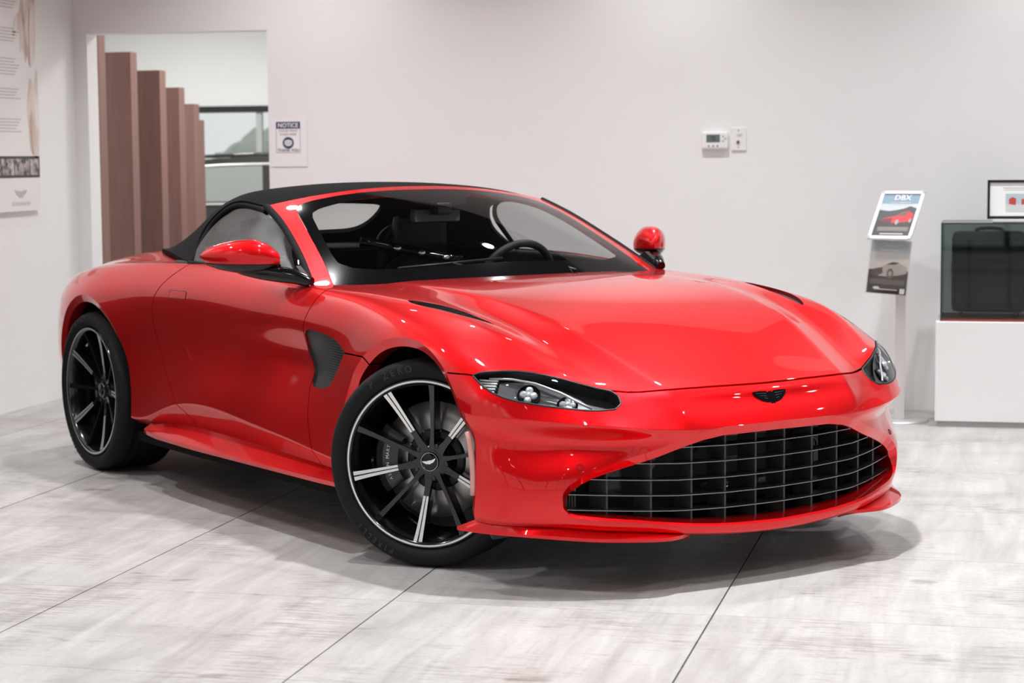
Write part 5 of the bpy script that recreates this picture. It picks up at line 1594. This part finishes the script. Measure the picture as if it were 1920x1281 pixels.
# ---- white plinth, glass case, suitcase, framed picture
pl = empty('display_plinth', (1.315, 3.50, 0))
tag(pl, 'white box plinth with recessed toe kick under the glass case', 'plinth')
MB().box((-.283, -.25, .030), (.283, .25, .536), bev=.003).build('body', mat('plinth_white', (.83, .83, .825), .32), pl)
MB().box((-.272, -.235, 0), (.272, .235, .030)).build('toe_kick', mat('kick_grey', (.45, .45, .45), .5), pl)
gc = empty('glass_case', (1.308, 3.50, .536))
tag(gc, 'dark-edged glass display case standing on the white plinth', 'display case')
G0, G1, GD, GH = -.252, .252, .205, .492
CASEG = glass_material('case_glass', (.62, .66, .65), 1.45)
EDGEG = mat('glass_edge', (.02, .045, .04), .2)
MB().box((G0, -GD, 0), (G1, GD, .012)).build('base_board', mat('red_board', (.20, .035, .03), .6), gc)
for nm, lo, hi in (('front_pane', (G0, -GD, .012), (G1, -GD + .006, GH)), ('back_pane', (G0, GD - .006, .012), (G1, GD, GH)), ('side_pane', (G0, -GD, .012), (G0 + .006, GD, GH)), ('side_pane', (G1 - .006, -GD, .012), (G1, GD, GH)), ('top_pane', (G0, -GD, GH), (G1, GD, GH + .006))):
    MB().box(lo, hi).build(nm, CASEG, gc)
for (x, y) in ((G0, -GD), (G1, -GD), (G0, GD), (G1, GD)):
    MB().box((x - .0035, y - .0035, 0), (x + .0035, y + .0035, GH + .006)).build('edge_strip', EDGEG, gc)
for y in (-GD, GD): MB().box((G0, y - .0035, GH), (G1, y + .0035, GH + .007)).build('edge_strip', EDGEG, gc)
for x in (G0, G1): MB().box((x - .0035, -GD, GH), (x + .0035, GD, GH + .007)).build('edge_strip', EDGEG, gc)
sc_ = empty('suitcase', (1.292, 3.53, .548))
tag(sc_, 'dark grey upright suitcase inside the glass case', 'suitcase')
CANV = mat('suitcase_grey', (.045, .048, .048), .7)
MB().box((-.188, -.10, .022), (.188, .10, .435), bev=.035).build('shell', CANV, sc_)
MB().box((-.165, -.118, .035), (.165, -.098, .275), bev=.012).build('front_pocket', CANV, sc_)
MB().box((-.165, -.113, .290), (.165, -.098, .405), bev=.010).build('upper_pocket', CANV, sc_)
MB().tube(smoothpoly([(-.07, 0, .430), (-.055, 0, .447), (0, 0, .452), (.055, 0, .447), (.07, 0, .430)], 5), .009, 8).build('carry_handle', BLACK_SATIN, sc_)
MB().tube([(-.150, -.121, .283), (.150, -.121, .283)], .004, 6).build('zip', BLACK_SATIN, sc_)
for x in (-.10, .10): MB().box((x - .012, -.122, .05), (x + .012, -.116, .40)).build('strap', BLACK_SATIN, sc_)
for x in (-.14, .14):
    for y in (-.06, .06): MB().lathe([(0, .011), (.011, .011), (.011, -.011), (0, -.011)], 14, 'y', M=Matrix.Translation((x, y, .011))).build('castor', BLACK_SATIN, sc_)
slab2 = MB().box((-.15, -.05, 0), (.15, .05, .014), bev=.002).build('white_slab', WHITE_LAM, loc=(1.455, 3.44, 1.0355))
tag(slab2, 'thin white slab lying on top of the glass case', 'slab')
pf = empty('picture_frame', (1.425, 3.44, 1.0505))
tag(pf, 'black framed picture with white mount standing on the glass case', 'picture')
PW, PHt = .147, .198
tilt = Matrix.Rotation(rad(-8), 4, 'X')
fr = MB().box((-PW, -.009, 0), (-PW + .013, .009, PHt), M=tilt).box((PW - .013, -.009, 0), (PW, .009, PHt), M=tilt).box((-PW, -.009, 0), (PW, .009, .013), M=tilt).box((-PW, -.009, PHt - .013), (PW, .009, PHt), M=tilt)
fr.build('frame', BLK, pf)
MB().box((-PW + .01, -.002, .01), (PW - .01, .004, PHt - .01), M=tilt).build('mount', PAPER, pf)
pic = empty('photo', (0, 0, 0), 0, pf); pic.matrix_local = tilt @ Matrix(((1, 0, 0, 0), (0, 0, -1, -.0026), (0, 1, 0, 0), (0, 0, 0, 1)))
printed(pic, [('photo_sky', C_('photo_sky', (.45, .55, .62)), rect(-.056, .035, .056, .128), 0), ('photo_snow', C_('photo_snow', (.62, .63, .64)), rect(-.056, .035, .056, .075), .0003),
              ('red_house', C_('photo_red', (.50, .07, .05)), [(-.040, .075), (-.006, .070), (-.004, .102), (-.022, .112), (-.040, .100)], .0006), ('red_house', C_('photo_red'), [(.022, .072), (.052, .074), (.052, .104), (.022, .100)], .0006),
              ('title_line', C_('print_tagline2', (.55, .52, .50)), rect(-.07, .155, .07, .160), 0), ('title_line', C_('print_tagline2'), rect(-.065, .145, .06, .148), 0)])

# ---- walnut sideboard along the left wall, added out of view to put a dark band into the door's reflection
sb = empty('sideboard', (-3.72, -.25, 0))
tag(sb, 'long dark walnut sideboard added out of view for the dark reflection in the red car door', 'sideboard')
WAL = wood_material('dark_walnut', (.018, .011, .009), (.035, .022, .017))
MB().box((-.22, -1.9, .10), (.22, 1.9, .80), bev=.004).build('carcass', WAL, sb)
for k in range(6):
    dd = MB().box((.221, -1.88 + .63 * k, .12), (.238, -1.88 + .63 * k + .615, .78), bev=.003).build('cupboard_door', WAL, sb)
    MB().tube([(.245, -1.88 + .63 * k + .56, .40), (.245, -1.88 + .63 * k + .56, .52)], .006, 8).build('door_pull', BLACK_SATIN, dd)
for yy in (-1.8, 1.8):
    for xx in (-.17, .17): MB().tube([(xx, yy, 0), (xx, yy, .10)], .02, 8).build('leg', BLACK_SATIN, sb)
